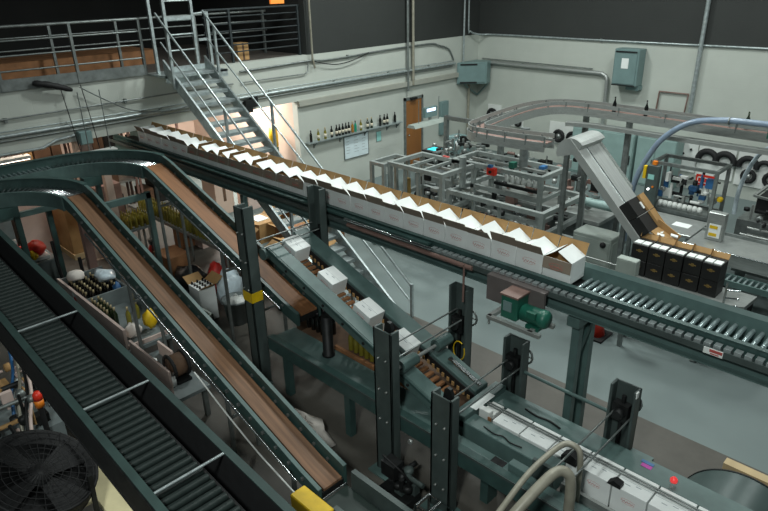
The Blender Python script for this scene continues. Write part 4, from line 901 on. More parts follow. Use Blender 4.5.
# machinery seen behind the aluminium frame
mb2 = thing('bottle_line_machine', 'low machinery with rods and motors between the loop conveyor and the cabinets', 'machine', (-7, 13.5, 0))
MB().box((-8.6, 11.2, 0), (-5.4, 12.2, .75)).build('machine_base', steeld, mb2); MB().box((-8.6, 11.1, .75), (-5.2, 12.3, .82)).build('machine_top', steel, mb2)
mech(mb2, 15, -8.5, -5.3, 11.2, 12.2, .85, 1.7, 60, (grease, steeld, steel, brown_st))
MB().cyl((-5.9, 11.3, 1.12), (-4.75, 11.3, 1.12), .09, 12).build('pale_roller_cover', cab_b, mb2)
mb3 = thing('bottle_line_machine', 'low machinery with a steel post frame in front of the wall corner', 'machine', (-9.8, 12.3, 0))
MB().box((-10.33, 11.4, 0), (-8.9, 13.2, .8)).build('machine_base', steeld, mb3); mech(mb3, 17, -10.2, -9.0, 11.5, 13.1, .8, 1.6, 46, (grease, steeld, steel, steeld))
MB().box((-10.2, 12.35, .8), (-10.1, 12.45, 2.1)).box((-10.15, 12.36, 2.0), (-9.2, 12.44, 2.1)).build('post_frame', steeld, mb3)
MB().box((-10.45, 13.3, 1.0), (-10.1, 13.6, 1.45)).build('brown_box', kraftd, mb3) if False else None
# ------------------------------------------------------------------ blue hose
o = thing('ventilation_hose', 'blue grey hose arching along and down in front of the green cabinets', 'hose', (-5, 13, 0))
MB().tube(smooth_path([(.5,12.4,2.81),(-3.0,12.4,2.83),(-3.78,12.4,2.80),(-4.29,12.4,2.68),(-4.71,12.4,2.35),(-4.95,12.4,1.95),(-5.12,12.4,1.5),(-5.19,12.4,1.05),(-5.21,12.4,.5),(-5.21,12.4,.05)], 6), .055, 12).build('hose_tube', hose_b, o)
for x in (-2.9, -3.6): MB().tube([(x, 12.4-.065*math.cos(a), 2.815+.065*math.sin(a)) for a in [k*.5236 for k in range(13)]], .014, 6).build('hose_clamp', steeld, o)
MB().box((-2.95, 12.35, 2.6), (-2.8, 12.45, 2.76)).build('hanger_bracket', motor_g, o)
o = thing('clear_tube', 'pale clear tube curving down behind the labelling machine', 'tube', (-3.3, 13.1, 0))
MB().tube(smooth_path([(-2.4,13.1,2.5),(-2.85,13.1,2.4),(-3.2,13.1,2.1),(-3.38,13.1,1.5),(-3.4,13.1,.9)], 6), .04, 10).build('tube_run', film, o)
# ------------------------------------------------------------------ change part boards on the back wall
def reel_board(x0, x1, z0, z1, lab, reels, dots=()):
    o = thing('hanging_parts_board', lab, 'board', ((x0+x1)/2, WY, z0))
    MB().box((x0, WY-.04, z0), (x1, WY-.005, z1)).build('white_panel', plast_w, o)
    for (x, z, r, kind) in reels:
        m = MB()
        if kind == 'c':
            pts = [(x+r*math.cos(a), WY-.09, z+r*math.sin(a)) for a in [math.radians(d) for d in range(-10, 191, 20)]]
            m.tube(pts, r*.36, 8)
        elif kind == 'r':
            m.tube([(x+r*math.cos(k*.5236), WY-.09, z+r*math.sin(k*.5236)) for k in range(13)], r*.36, 8)
        m.build('black_star_wheel', blackm, o)
        if kind == 'r': MB().lathe((x, WY-.09, z), [(.0,-.04),(r*.45,-.03),(r*.45,.05)], 10, 'y').build('hub', steel, o)
    if dots:
        for x, z in dots: MB().lathe((x, WY-.06, z), [(.03,-.01),(.03,.02)], 8, 'y').build('peg', blackm, o)
    return o
reel_board(-6.30, -5.55, .45, 1.28, 'white peg board with a few black pegs beside the star wheel boards', [], ((-6.15,1.05),(-5.98,.92),(-5.9,.92),(-5.72,1.05)))
reel_board(-5.52, -4.63, .4, 1.28, 'white board with a pair of black curved guides above the labelling machine', [(-5.28,.86,.22,'c'),(-4.86,.86,.22,'c')])
reel_board(-4.58, -3.4, .35, 1.25, 'white board of black guides and rings next along the back wall', [(-4.32,.86,.2,'c'),(-4.26,.62,.14,'r'),(-3.95,.86,.16,'c'),(-3.75,.62,.15,'r')])
reel_board(-12.2, -11.7, .95, 1.5, 'small white board with one black ring in the room corner', [(-12.0,1.2,.15,'r')])
reel_board(-11.55, -10.85, .9, 1.35, 'small board with yellow edge beside the corner ring board', [(-11.0,1.05,.1,'r')])
reel_board(-9.9, -8.95, .6, 1.25, 'white board with black rings behind the head of the incline chute', [(-9.55,.85,.15,'r'),(-9.1,.85,.15,'r')])
for i, (x, z) in enumerate(((619, 98), (651, 100), (751, 118))):
    p = at(x, z, Y=12.95)
    o = thing('sample_bottle', ('dark bottle standing on the high chain conveyor under the grey cabinet', 'dark bottle standing on the high chain conveyor beside the rust pipe loop', 'dark green bottle on the high conveyor near the tall grey pipe')[i], 'bottle', (p.x, 12.77, ZL-.02))
    MB().lathe((p.x, 12.79, ZL+.004), [(.0,0),(.04,.0),(.04,.17),(.016,.23),(.014,.31),(0,.31)], 10).build('glass_body', gl_k if i < 2 else gl_g, o)
# ------------------------------------------------------------------ inspection bench, screens by the door
o = thing('hanging_work_light', 'white tray shaped work light hanging in front of the brown door', 'work light', (-11, 12.7, 1.7))
MB().prism([(-11.15,1.72),(-10.85,1.72),(-10.9,1.80),(-11.1,1.80)], 'y', 12.0, 13.3).build('lamp_housing', cab_w, o)
MB().box((-11.12, 12.03, 1.715), (-10.88, 13.27, 1.72)).build('diffuser', lampw, o)
MB().tube([(-11,12.3,1.8),(-11,12.3,2.4)], .01, 6).tube([(-11,13.1,1.8),(-11,13.1,2.4)], .01, 6).build('hanger', steeld, o)
o = thing('display_monitor', 'small monitor with bright screen above the hanging work light', 'monitor', (-11.1, 12.9, 1.82))
MB().box((-11.15, 12.62, 1.88), (-11.05, 13.1, 2.14)).build('casing', cab_g, o); MB().box((-11.05, 12.68, 2.03), (-11.045, 13.03, 2.11)).build('screen', scr_w, o); MB().box((-11.12, 12.82, 1.803), (-11.08, 12.9, 1.88)).build('neck', steeld, o)
o = thing('operator_terminal', 'dark operator terminal with glowing cyan top near the brown door', 'terminal', (-10.6, 12.5, 0))
MB().box((-10.8, 12.2, .75), (-10.4, 12.75, 1.16)).build('casing', grease, o); MB().box((-10.72, 12.3, 1.16), (-10.45, 12.6, 1.166)).build('screen', scr_c, o); MB().box((-10.65, 12.4, 0), (-10.55, 12.55, .75)).build('stand', steeld, o)
o = thing('bench_box', 'pale grey metal box on legs in front of the wall corner', 'box', (-10.7, 13.5, 0))
MB().box((-10.9, 13.35, .85), (-10.45, 13.8, 1.3)).build('box_body', cab_g, o, .01); MB().box((-10.6, 13.34, 1.1), (-10.52, 13.35, 1.2)).build('button_plate', paper, o)
for x in (-10.87, -10.5):
    for y in (13.38, 13.76): MB().box((x-.02, y-.02, 0), (x+.02, y+.02, .85)).build('leg', steeld, o)
# ------------------------------------------------------------------ bottle bins under the near brown belt
bn = thing('bottle_bin', 'low grey bin table with pale board front holding loose bottles', 'bin', (-9.2, 2.9, 0))
BZ = .60
MB().box((-10.5, 2.42, BZ-.06), (-7.9, 3.55, BZ)).build('table_top', greyplastic, bn)
MB().box((-10.4, 2.76, BZ), (-7.95, 2.80, BZ+.32)).build('front_board', plast_p, bn)
MB().box((-10.4, 3.5, BZ), (-7.95, 3.54, BZ+.2)).build('back_board', greyplastic, bn); MB().box((-7.97, 2.8, BZ), (-7.94, 3.5, BZ+.06)).build('end_board', plast_p, bn)
MB().box((-9.42, 2.8, BZ), (-9.39, 3.5, BZ+.26)).build('divider', greyplastic, bn); MB().box((-10.4, 2.8, BZ), (-10.37, 3.5, BZ+.3)).build('end_board', greyplastic, bn)
for x in (-10.3, -8.1):
    for y in (2.5, 3.45): MB().box((x-.03, y-.03, 0), (x+.03, y+.03, BZ-.06)).build('leg', steeld, bn)
MB().box((-9.75, 2.752, BZ+.12), (-9.62, 2.76, BZ+.3)).build('round_sticker', paper, bn); MB().lathe((-9.66, 2.752, BZ+.2), [(.05,-.004),(.05,0)], 12, 'y').build('red_badge', redb, bn)
for i in range(7):
    for j in range(5):
        put_bottle('k1', (-10.27+.115*i, 2.9+.115*j, BZ+.002), 'dark crowded bottle in the bin by the cloth, %s row, %s along' % (nth(j), nth(i)), 'dark bottles in the far half of the bin', (gl_k, None, foil))
n = 0
for i in range(6):
    for j in range(2):
        put_bottle('k2', (-9.30+.11*i, 2.88+.1*j, BZ+.002), 'dark bottle standing along the pale front board, %s of the short double row' % nth(n), 'dark bottles along the front board', (gl_g, None, foil)); n += 1
for i, (x, y) in enumerate(((-8.95,3.36),(-8.72,3.3),(-8.62,3.12))):
    put_bottle('y3', (x, y, BZ+.002), ('olive bottle standing beside the bin divider', 'olive bottle in the middle of the emptier bin half', 'olive bottle next to the yellow bag in the bin')[i], None, (gl_y, None, foil))
single('cloth', MB().blob((-10.2, 3.0, BZ+.36), (.16, .14, .07), 12, 6, .15, 3), cloth, 'white cloth heaped on the dark bottles in the bin', 'cloth')
single('plastic_film', MB().blob((-9.85, 3.32, BZ+.37), (.24, .15, .08), 12, 6, .2, 5), film, 'bluish clear plastic film heaped on the dark bottles beside the cloth', 'plastic film')
single('yellow_bag', MB().blob((-8.25, 3.28, BZ+.185), (.10, .10, .15), 10, 6, .2, 8), yellow, 'yellow bag leaning in the bottle bin near its end board', 'bag')
single('blue_bag', MB().blob((-9.56, 3.38, BZ+.17), (.09, .07, .14), 10, 6, .2, 9), blue, 'blue bag beside the bin divider behind the film', 'bag')
single('white_cloth', MB().blob((-8.2, 3.0, BZ+.13), (.13, .11, .1), 12, 6, .3, 10), cloth, 'crumpled white cloth in the near corner of the bottle bin', 'cloth')
o = thing('packing_bench', 'bench with a pale board and paper rolls beyond the bottle bin', 'bench', (-7.2, 2.8, 0))
MB().box((-7.8, 2.55, .45), (-6.5, 3.2, .5)).build('bench_top', greyplastic, o); MB().box((-7.7, 2.72, .5), (-6.6, 2.75, .88)).build('pale_board', plast_p, o); MB().box((-7.7, 3.1, .5), (-7.3, 3.13, .7)).build('pale_board', plast_p, o)
for x in (-7.7, -6.6):
    for y in (2.6, 3.15): MB().box((x-.03, y-.03, 0), (x+.03, y+.03, .45)).build('leg', steeld, o)
for i in range(3):
    x = -7.35+.25*i
    single('paper_roll', MB().lathe((x, 2.84, .501), [(.015,.0),(.07,0),(.07,.16),(.015,.16)], 12), paper, 'white paper roll, %s along the bench behind the pale board' % nth(i), 'paper roll', 'paper rolls on the bench')
o = thing('winder_drum', 'dark brown drum winder with black rims on the packing bench', 'drum', (-6.95, 3.0, .5))
MB().lathe((-6.95, 2.9, .70), [(.0,0),(.155,0),(.155,.2),(0,.2)], 16, 'y').build('brown_drum', soil, o); MB().tube([(-6.95+.16*math.cos(k*.5236), 2.9, .70+.16*math.sin(k*.5236)) for k in range(13)], .025, 6).tube([(-6.95+.16*math.cos(k*.5236), 3.1, .70+.16*math.sin(k*.5236)) for k in range(13)], .025, 6).build('black_rims', blackm, o)
MB().box((-7.12, 2.9, .502), (-6.78, 3.1, .54)).build('cradle', grease, o)
# ------------------------------------------------------------------ far side clutter under the mezzanine
o = thing('grey_machine', 'grey machine body with pipes and a red and yellow cap under the near roller curve', 'machine', (-12.0, 2.6, 0))
MB().box((-12.55, 2.5, 0), (-11.6, 3.2, .8)).build('machine_body', greyplastic, o, .02); MB().box((-12.2, 2.6, .8), (-11.7, 3.1, .86)).build('tray', plast_w, o)
MB().blob((-11.9, 2.95, .98), (.22, .16, .13), 12, 6, .12, 4).build('red_cover', redb, o); MB().blob((-11.80, 2.85, .9), (.13, .1, .1), 10, 6, .15, 5).build('yellow_cap', yellow, o)
mech(o, 31, -12.35, -11.6, 2.5, 2.7, .8, 1.25, 14, (steel, plast_w, redb, grease))
MB().tube(smooth_path([(-11.4, 3.1, 1.2), (-11.3, 3.1, .5), (-11.1, 3.2, .15), (-10.85, 3.3, .4), (-10.8, 3.3, 1.0)], 6), .03, 8).build('black_hose', blackm, o)
for i, (x, y, lab) in enumerate(((-11.3, 3.65, 'brownish square pillar under the near roller curve'), (-12.3, 4.6, 'pale pillar standing among clutter between the two roller curves'), (-12.95, 4.35, 'pale pillar deeper under the mezzanine'))):
    single('steel_pillar', MB().box((x-.07, y-.07, 0), (x+.07, y+.07, 2.1 if i < 2 else 3.49)).box((x-.12,y-.12,0),(x+.12,y+.12,.02)), brown_st if i == 0 else peach, lab, 'pillar')
rl = random.Random(5)
for i in range(5):
    x, y = -13.6-.2*(i % 3), 2.0+.75*i; h = rl.uniform(.9, 1.5)
    b = MB(); b.box((x-.5, y-.3, 0), (x+.4, y+.3, .12))
    o = thing('loaded_pallet', 'pallet of goods under the mezzanine, %s from the near end' % nth(i), 'pallet stack', (x, y, 0), 'pallet stacks under the mezzanine')
    b.build('pallet', pine, o); MB().box((x-.45, y-.28, .12), (x+.36, y+.28, h)).build('wrapped_goods', (kraftd, greyplastic, plast_p, kraft, brown_st)[i], o)
rk = random.Random(9)
for i in range(6):
    y = .6+1.25*i
    o = thing('storage_rack', 'tall dark rack of goods in the room under the mezzanine, %s from the near end' % nth(i), 'rack', (-15.0, y, 0), 'storage racks under the mezzanine')
    for sx in (-15.3, -14.7):
        for sy in (y-.58, y+.58): MB().box((sx-.025, sy-.025, 0), (sx+.025, sy+.025, 2.7)).build('upright', brown_st, o)
    for z in (.2, .95, 1.7, 2.4): MB().box((-15.32, y-.6, z), (-14.68, y+.6, z+.04)).build('shelf', steeld, o)
    for z in (.24, .99, 1.74):
        yy = y-.52
        while yy < y+.22:
            w_ = rk.uniform(.14, .34); h_ = rk.uniform(.2, .6)
            MB().box((-15.25, yy, z), (-14.75, yy+w_, z+h_)).build('stored_goods', rk.choice((kraftd, greyp, soil, brown_st, kraft, plast_p, trash, redb, soil, grease)), o); yy += w_+rk.uniform(.01, .06)
o = thing('yellow_bag_holder', 'yellow sack over a green base by the bright opening beside the stair', 'sack', (-13.4, 9.35, 0))
MB().lathe((-13.4, 9.38, 1.35), [(.0,0),(.11,.02),(.12,.3),(.09,.5),(.03,.52),(0,.52)], 12).build('yellow_sack', yellow, o); MB().lathe((-13.4, 9.38, .9), [(.0,0),(.11,0),(.11,.45),(0,.45)], 12).build('green_base', motor_g, o); MB().box((-13.5, 9.28, 0), (-13.3, 9.48, .9)).build('stand', steeld, o)
for i, (x, y) in enumerate(((-13.1, 3.4), (-12.35, 4.75))):
    o = thing('fluorescent_lamp', ('bright lamp under the mezzanine close to the near roller curve', 'bright lamp under the mezzanine behind the far roller curve')[i], 'lamp', (x, y, 2.3))
    MB().box((x-.1, y-.45, 2.32), (x+.1, y+.15, 2.38)).build('lamp_housing', plast_w, o); MB().box((x-.08, y-.43, 2.31), (x+.08, y+.13, 2.319)).build('diffuser', lampwarm, o)
    for dy in (-.35, .05): MB().tube([(x, y+dy, 2.38), (x, y+dy, 3.5)], .01, 6).build('hanger_wire', steeld, o)
# conveyor of golden bottles
o = thing('bottle_conveyor', 'narrow steel conveyor of yellow green bottles between the two brown belts', 'conveyor', (-11, 5.5, 0))
MB().box((-13.4, 5.36, .78), (-9.3, 5.66, .82)).build('conveyor_bed', steeld, o); MB().box((-13.4, 5.32, .8), (-9.3, 5.35, .86)).box((-13.4, 5.67, .8), (-9.3, 5.70, .86)).build('guide_rail', steeld, o)
for x in (-13.2, -11.3, -9.5):
    for y in (5.38, 5.64): MB().box((x-.02, y-.02, 0), (x+.02, y+.02, .78)).build('leg', steeld, o)
n = 0
for i in range(30):
    for j in range(2):
        put_bottle('y', (-13.0+.12*i, 5.44+.12*j, .822), 'yellow green bottle on the narrow steel conveyor, %s row, %s along' % (('near', 'far')[j], nth(i)), 'yellow green bottles on the narrow conveyor', (gl_y, None, None))
for i in range(4):
    for j in range(4):
        put_bottle('y', (-12.6+.12*i, 4.85+.12*j, .702), 'yellow green bottle on the small stand, %s of the square clump' % nth(i*4+j), 'yellow green bottles on the stand', (gl_y, None, None))
o = thing('bottle_stand', 'small stand carrying a square clump of yellow green bottles', 'stand', (-12.4, 5.0, 0))
MB().box((-12.7, 4.75, .66), (-12.15, 5.32, .70)).build('stand_top', greyplastic, o)
for x in (-12.65, -12.2):
    for y in (4.8, 5.27): MB().box((x-.02, y-.02, 0), (x+.02, y+.02, .66)).build('leg', steeld, o)
o = thing('fire_extinguisher', 'red fire extinguisher standing on the floor behind the green leg', 'fire extinguisher', (-11.6, 4.9, 0))
MB().lathe((-11.6, 4.95, 0), [(.0,0),(.09,0),(.09,.42),(.05,.5),(.03,.52),(0,.52)], 12).build('cylinder', red, o); MB().box((-11.64, 4.90, .52), (-11.54, 4.99, .6)).build('valve', grease, o); MB().tube(smooth_path([(-11.6,4.95,.56),(-11.48,4.9,.5),(-11.49,4.88,.2)],5), .014, 6).build('hose', blackm, o)
single('white_drum', MB().lathe((-11.95, 4.75, 0), [(.0,0),(.15,0),(.16,.4),(.13,.45),(.0,.46)], 14), plast_w, 'white plastic drum beside the red extinguisher', 'drum')
o = thing('cardboard_box', 'closed brown cardboard box with red label beside the extinguisher', 'box', (-10.8, 5.0, 0))
MB().box((-11.15, 4.75, 0), (-10.55, 5.2, .55)).build('box_body', kraftd, o, .004); MB().box((-11.1, 4.745, .3), (-10.9, 4.75, .5)).build('red_label', redink, o)
single('trash_bag', MB().blob((-10.15, 4.95, .22), (.38, .26, .24), 14, 8, .18, 11), trash, 'black trash bag heap between the brown box and the red bag', 'trash bag')
single('dark_pan', MB().lathe((-10.6, 4.48, .0), [(.0,.1),(.2,.1),(.24,.18),(.26,.18),(.22,.0),(.0,.0)], 16), greyplastic, 'shallow dark round pan in front of the trash bag', 'pan')
single('red_bag', MB().blob((-9.62, 5.2, .3), (.16, .2, .32), 10, 7, .2, 12), red, 'red bag standing behind the open carton of bottles', 'bag')
o = thing('open_carton', 'open white carton with brown flaps full of dark bottles on the floor', 'carton', (-9.25, 4.75, 0))
MB().box((-9.16, 4.40, 0), (-8.82, 4.70, .62)).build('carton_body', white_c, o)
for a_, b_, c_, l_ in (((-9.16, 4.70, .62), (.34,0,0), (0,.8,.5), .2), ((-9.16, 4.40, .62), (0,.30,0), (-.8,0,.4), .2), ((-8.82, 4.70, .62), (0,-.30,0), (.7,0,.5), .17)): slab(MB(), a_, b_, c_, l_).build('flap', (kraft, kraft), o)
for i in range(4):
    for j in range(3): MB().lathe((-9.12+.085*i, 4.45+.1*j, .62), [(.03,-.02),(.018,.02),(.016,.05),(0,.05)], 8).build('bottle_neck', gl_k, o)
MB().box((-9.14, 4.396, .0), (-8.86, 4.40, .3)).build('beige_band', peach, o)
single('grey_plastic_bag', MB().blob((-8.92, 5.02, .41), (.2, .24, .34), 12, 8, .18, 13), film, 'pale grey plastic bag slumped behind the open carton', 'bag')
o = thing('waste_bin', 'grey waste bin beside the green post and the open carton', 'bin', (-8.5, 4.75, 0))
m = MB(); m.lathe((-8.45, 4.85, 0), [(.0,0),(.17,0),(.23,.42),(.25,.42),(.25,.44),(.215,.44),(.16,.03),(0,.03)], 14); m.build('bin_body', greyplastic, o)
MB().blob((-8.45, 4.85, .38), (.17,.17,.1), 10, 6, .25, 14).build('bin_liner', plast_w, o)
single('grey_crate', MB().box((-8.75, 4.05, 0), (-8.35, 4.35, .03)).box((-8.75, 4.05, 0), (-8.72, 4.35, .38)).box((-8.38, 4.05, 0), (-8.35, 4.35, .38)).box((-8.75, 4.05, 0), (-8.35, 4.08, .38)).box((-8.75, 4.32, 0), (-8.35, 4.35, .38)), cab_w, 'open pale grey crate on the floor in front of the waste bin', 'crate')
for i, (x, y, dx, dy, dz, m, lab) in enumerate(((-13.6,7.7,.6,.5,1.1,peach,'tall pale carton just inside the room beyond the stair foot'),(-13.3,8.4,.5,.4,.8,plast_p,'lower pale carton beside the tall one beyond the stair'),(-11.9,6.3,.35,.4,.9,plast_p,'narrow pale panel box under the stair'),(-12.2,5.95,.3,.35,.7,kraftd,'narrow brown box under the stair behind the long case row'))):
    o = thing('carton', lab, 'carton', (x, y, 0)); MB().box((x-dx/2,y-dy/2,0),(x+dx/2,y+dy/2,dz)).build('carton_body', m, o, .004); MB().box((x+dx/2, y-.04, dz*.3), (x+dx/2+.002, y+.04, dz)).build('tape', soil, o)
# cardboard under the stair
for i, (x, y, z, dx, dy, dz, m) in enumerate(((-11.3,7.35,0,.6,.5,.45,kraft),(-10.75,7.75,0,.5,.5,.35,kraftd),(-11.3,8.3,0,.6,.6,.5,kraft),(-10.1,7.4,0,.5,.45,.3,kraft),(-10.1,8.3,0,.5,.5,.4,kraftd),(-9.5,7.5,0,.5,.4,.28,kraft),(-10.7,6.35,0,.5,.45,.5,kraftd),(-9.8,6.4,0,.45,.4,.4,kraft))):
    o = thing('cardboard_box', 'brown cardboard box on the floor by the stair, %s of the loose pile' % nth(i), 'box', (x, y, 0), 'cardboard boxes by the stair')
    MB().box((x-dx/2, y-dy/2, 0), (x+dx/2, y+dy/2, dz)).build('box_body', m, o, .004)
    slab(MB(), (x-dx/2, y-dy/2, dz), (dx,0,0), (0,-.8,.35), dy*.45).build('flap', (kraft, kraft), o); slab(MB(), (x+dx/2, y+dy/2, dz), (-dx,0,0), (0,.8,.5), dy*.45).build('flap', (kraft, kraft), o)
    if i % 2 == 0: MB().box((x-dx*.4, y-dy*.3, dz), (x+dx*.2, y+dy*.3, dz+.012)).build('paper_sheet', paper, o)
o = single('red_tray', MB().box((-9.9, 9.0, 0), (-9.55, 9.25, .06)), redb, 'flat bright red object on the floor behind the white case row', 'tray')
o = thing('floor_cone', 'orange red cone on a dark base beyond the roller conveyor leg', 'cone', (-3.85, 8.55, 0))
MB().lathe((-3.82, 8.5, .03), [(.15,0),(.1,.25),(.06,.42),(0,.43)], 14).build('cone_body', redb, o); MB().box((-4.02, 8.3, 0), (-3.62, 8.7, .03)).build('base', blackm, o)
# brown clutter under the head of the slope
for i, (px, py, s, m, lab) in enumerate(((262,262,.2,kraftd,'brown carton under the head of the slope beside the far brown belt'),(285,285,.2,kraft,'opened kraft carton lying under the slope between post and table'),(306,312,.15,soil,'dark brown carton tucked low under the slope'))):
    p = at(px, py, z=.35); o = thing('cardboard_box', lab, 'box', (p.x, p.y, 0))
    MB().box((p.x-s, p.y-s*.7, 0), (p.x+s, p.y+s*.7, .35)).build('box_body', m, o, .004); k = MB(); slab(k, (p.x-s, p.y-s*.7, .35), (2*s,0,0), (0,-.7,.6), s*.7); k.build('flap', kraft, o)
single('white_bag', MB().blob((-5.2, 3.72, .15), (.42, .22, .16), 12, 7, .25, 15), cloth, 'white bag lying on the dark floor in front of the low green base beam', 'bag')
o = thing('pneumatic_unit', 'cluster of valves on the floor beside the wide notched posts', 'valve unit', (-3.75, 3.8, 0))
MB().box((-3.92, 3.72, 0), (-3.5, 3.95, .12)).build('base', grease, o); mech(o, 41, -3.8, -3.55, 3.78, 3.92, .12, .4, 10, (grease, post_m, grease))
MB().tube(smooth_path([(-3.9,3.8,.5),(-3.8,3.7,.62),(-3.6,3.75,.5),(-3.55,3.85,.3)],5), .012, 6).build('hose', blackm, o)
o = thing('step_frame', 'small chrome step frame on the floor by the lower green post', 'step frame', (-2.9, 3.5, 0))
f = MB()
for y in (3.42, 3.62): f.tube([(-3.1,y,0),(-3.1,y,.62),(-2.75,y,.62),(-2.75,y,0)], .016, 8)
for x in (-3.1,-2.95,-2.75): f.tube([(x,3.42,.62),(x,3.62,.62)], .016, 8)
f.build('tube_frame', chrome, o)
hoodm = mat('grey_green_hood_paint', '#4a5957', .35, .1, .08, 3)
# ------------------------------------------------------------------ bent pipes, drum, pallet boards, lamp
o = single('bent_pipe_rail', MB().tube(smooth_path([(-2.14,3.1,.95),(-2.035,3.49,1.25),(-1.967,3.79,1.41),(-1.924,3.93,1.45),(-1.86,3.98,1.42),(-1.83,3.985,1.3),(-1.82,3.985,.9),(-1.82,3.985,0)], 6), .046, 12), beige_p, 'thick bent beige pipe arching down beside the low white row', 'pipe')
o = single('bent_pipe_rail', MB().tube(smooth_path([(-2.23,3.1,.92),(-2.215,3.52,1.1),(-2.204,3.95,1.25),(-2.13,4.34,1.35),(-2.02,4.41,1.35),(-1.96,4.40,1.25),(-1.95,4.397,.9),(-1.95,4.397,.6)], 6), .028, 10), beige_p, 'thinner bent beige pipe just behind the thick bent one', 'pipe')
o = thing('arched_metal_hood', 'large half round grey green metal hood with open dark end beside the low white row', 'hood', (-.87, 5.6, 0))
hc, hz = -.87, .13
def arch(ra, rb): return [(hc+ra*math.cos(math.radians(a)), max(0, hz+ra*math.sin(math.radians(a)))) for a in range(-12, 193, 2)]+[(hc+rb*math.cos(math.radians(a)), max(0, hz+rb*math.sin(math.radians(a)))) for a in range(192, -13, -2)]
MB().prism(arch(.60, .585), 'y', 5.28, 5.86).build('curved_shell', hoodm, o)
MB().prism(arch(.607, .58), 'y', 5.26, 5.285).build('rolled_rim', steeld, o); MB().prism(arch(.607, .58), 'y', 5.855, 5.875).build('rolled_rim', grease, o)
MB().prism(arch(.58, .57), 'y', 5.29, 5.85).build('dark_lining', blackm, o)
for i, (y, x0, x1, z, lab) in enumerate(((6.72, -1.3, .5, .0, 'pale wooden board on the floor behind the steel drum'), (6.5, -1.1, .5, .0, 'second wooden board lying closer behind the steel drum'))):
    single('wooden_board', MB().box((x0, y, z), (x1, y+.12, z+.10)), pine if i == 0 else kraft, lab, 'board')
o = thing('indicator_lamp', 'small red indicator lamp on a clear holder at the low white row', 'lamp', (-1.32, 4.99, .92))
MB().lathe((-1.32, 5.0, .922), [(.0,0),(.03,0),(.028,.07),(.0,.07)], 10).build('clear_holder', clearp, o); MB().lathe((-1.32, 5.0, .992), [(.0,0),(.033,.0),(.035,.025),(.02,.045),(0,.05)], 10).build('red_lens', led_r, o)
# ------------------------------------------------------------------ floor fan and near corner clutter
fan = thing('floor_fan', 'large black drum fan tilted upward on a cream base beside the near roller conveyor', 'fan', (-5.8, .85, 0))
FM = Matrix.Translation((-5.57, .90, 1.10)) @ Matrix.Rotation(math.radians(28), 4, Vector((-.7, .7, 0)).normalized()) 
m = MB(); m.M = FM; RF = .50
m.lathe((0,0,-.08), [(RF-.012,0),(RF,0),(RF+.012,.01),(RF,.02),(RF,.16),(RF+.012,.17),(RF-.012,.18),(RF-.012,0)], 36); m.build('shroud', blackm, fan)
g = MB(); g.M = FM
for r in (.12,.19,.26,.33,.40,.46): g.tube([(r*math.cos(6.2832*k/32), r*math.sin(6.2832*k/32), .105) for k in range(33)], .004, 4, False)
for k in range(28): a = 6.2832*k/28; g.tube([(.06*math.cos(a), .06*math.sin(a), .11), (.49*math.cos(a), .49*math.sin(a), .10)], .0035, 4, False)
g.build('wire_guard', blackm, fan)
bl = MB(); bl.M = FM; bl.lathe((0,0,-.05), [(0,0),(.11,0),(.11,.1),(0,.12)], 16)
bl.build('hub', blackm, fan)
for k in range(4):
    q = MB(); a = 1.5708*k+.5; q.M = FM @ Matrix.Rotation(a, 4, 'Z')
    q.add([(.08,-.06,.0),(.45,-.17,-.04),(.46,.13,.05),(.08,.06,.03),(.08,-.06,-.008),(.45,-.17,-.048),(.46,.13,.042),(.08,.06,.022)],[(0,1,2,3),(7,6,5,4),(0,4,5,1),(1,5,6,2),(2,6,7,3),(3,7,4,0)]); q.build('blade', blackm, fan)
b = MB(); b.box((-6.0,.55,.55),(-4.95,.75,.60)); b.box((-6.0,1.3,.55),(-4.95,1.62,.60)); b.box((-5.12,.75,.55),(-4.95,1.3,.60)); b.box((-6.0,.75,.55),(-5.5,1.3,.60)); b.box((-6.0,.55,0),(-5.9,.65,.55)); b.box((-5.05,.55,0),(-4.95,.65,.55)); b.box((-6.0,1.52,0),(-5.9,1.62,.55)); b.box((-5.05,1.52,0),(-4.95,1.62,.55)); b.build('cream_base', cream, fan, .01)
MB().bar((-5.92, .6, .60), (-5.92, .62, 1.0), .05, .05, (1,0,0)).build('yoke_arm', grease, fan); MB().bar((-5.22, 1.22, .60), (-5.22, 1.24, 1.12), .04, .04, (1,0,0)).build('yoke_arm', grease, fan)
o = thing('utility_stand', 'grey stand of hoses and rods behind the floor fan', 'stand', (-7.5, 1.1, 0))
MB().box((-8.3, .75, 0), (-7.0, 1.55, .6)).build('stand_body', greyplastic, o)
mech(o, 51, -8.2, -7.05, .8, 1.5, .6, 1.0, 26, (steeld, grease, plast_p, kraft))
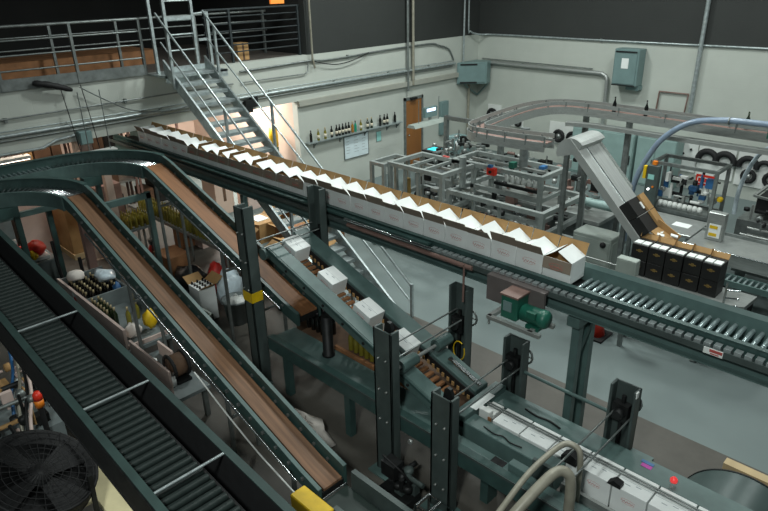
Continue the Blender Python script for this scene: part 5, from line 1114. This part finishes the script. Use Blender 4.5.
for k, (m, x) in enumerate(((blue, -7.75), (beige_p, -7.5), (blackm, -7.25), (plast_p, -7.1))):
    MB().tube(smooth_path([(x-.5, 1.45, 1.1), (x-.1, 1.35, 1.0), (x+.2, 1.2, .8), (x+.5, 1.1, .4)], 5), .02, 8).build('hose', m, o)
o = thing('signal_light', 'small stacked signal light, red over orange, beside the near roller conveyor', 'signal light', (-6.9, 1.34, 0))
p = (-6.9, 1.34); MB().cyl((p[0], p[1], .0), (p[0], p[1], .98), .03, 10).build('black_base', blackm, o); MB().lathe((p[0], p[1], .98), [(.05,0),(.05,.09),(0,.09)], 12).build('orange_lens', orange, o); MB().lathe((p[0], p[1], 1.07), [(.05,0),(.05,.07),(.03,.1),(0,.1)], 12).build('red_lens', redb, o)
# ------------------------------------------------------------------ light: high bay lamps, added near fill, lamps under the mezzanine
def area(name, loc, e, sx, sy, col, rot=(0, 0, 0)):
    l = bpy.data.lights.new(name, 'AREA'); l.shape = 'RECTANGLE'; l.size = sx; l.size_y = sy; l.energy = e; l.color = col
    o = bpy.data.objects.new(name, l); COL.objects.link(o); o.location = loc; o.rotation_euler = rot; return o
COOL = (.93, 1.0, .97)
for i, (x, y, e) in enumerate(((-9.5, 7.5, 230), (-9.5, 12.5, 230), (-5.5, 9.0, 210), (-5.0, 13.5, 140), (-1.0, 10.0, 120), (-1.0, 14.5, 90), (-2.5, 5.0, 110), (-.3, -1.6, 470))):  # last one, behind the camera, is fill added for the near faces
    area('high_bay_and_fill_light', (x, y, 7.4), e*1.06, .8, .8, COL_ if False else COOL)
area('store_light', (-14.6, 8.7, 3.3), 300, 1.2, 1.2, (1, .95, .88))
area('store_light', (-13.6, 4.0, 3.3), 35, 1.2, 1.2, (1, .85, .72))
wd = bpy.data.worlds.new('world'); scene.world = wd; wd.use_nodes = True
wd.node_tree.nodes['Background'].inputs[0].default_value = (.75, .9, .95, 1); wd.node_tree.nodes['Background'].inputs[1].default_value = .08
scene.view_settings.view_transform = 'Standard'; scene.view_settings.look = 'None'; scene.view_settings.gamma = 1; scene.view_settings.exposure = 0
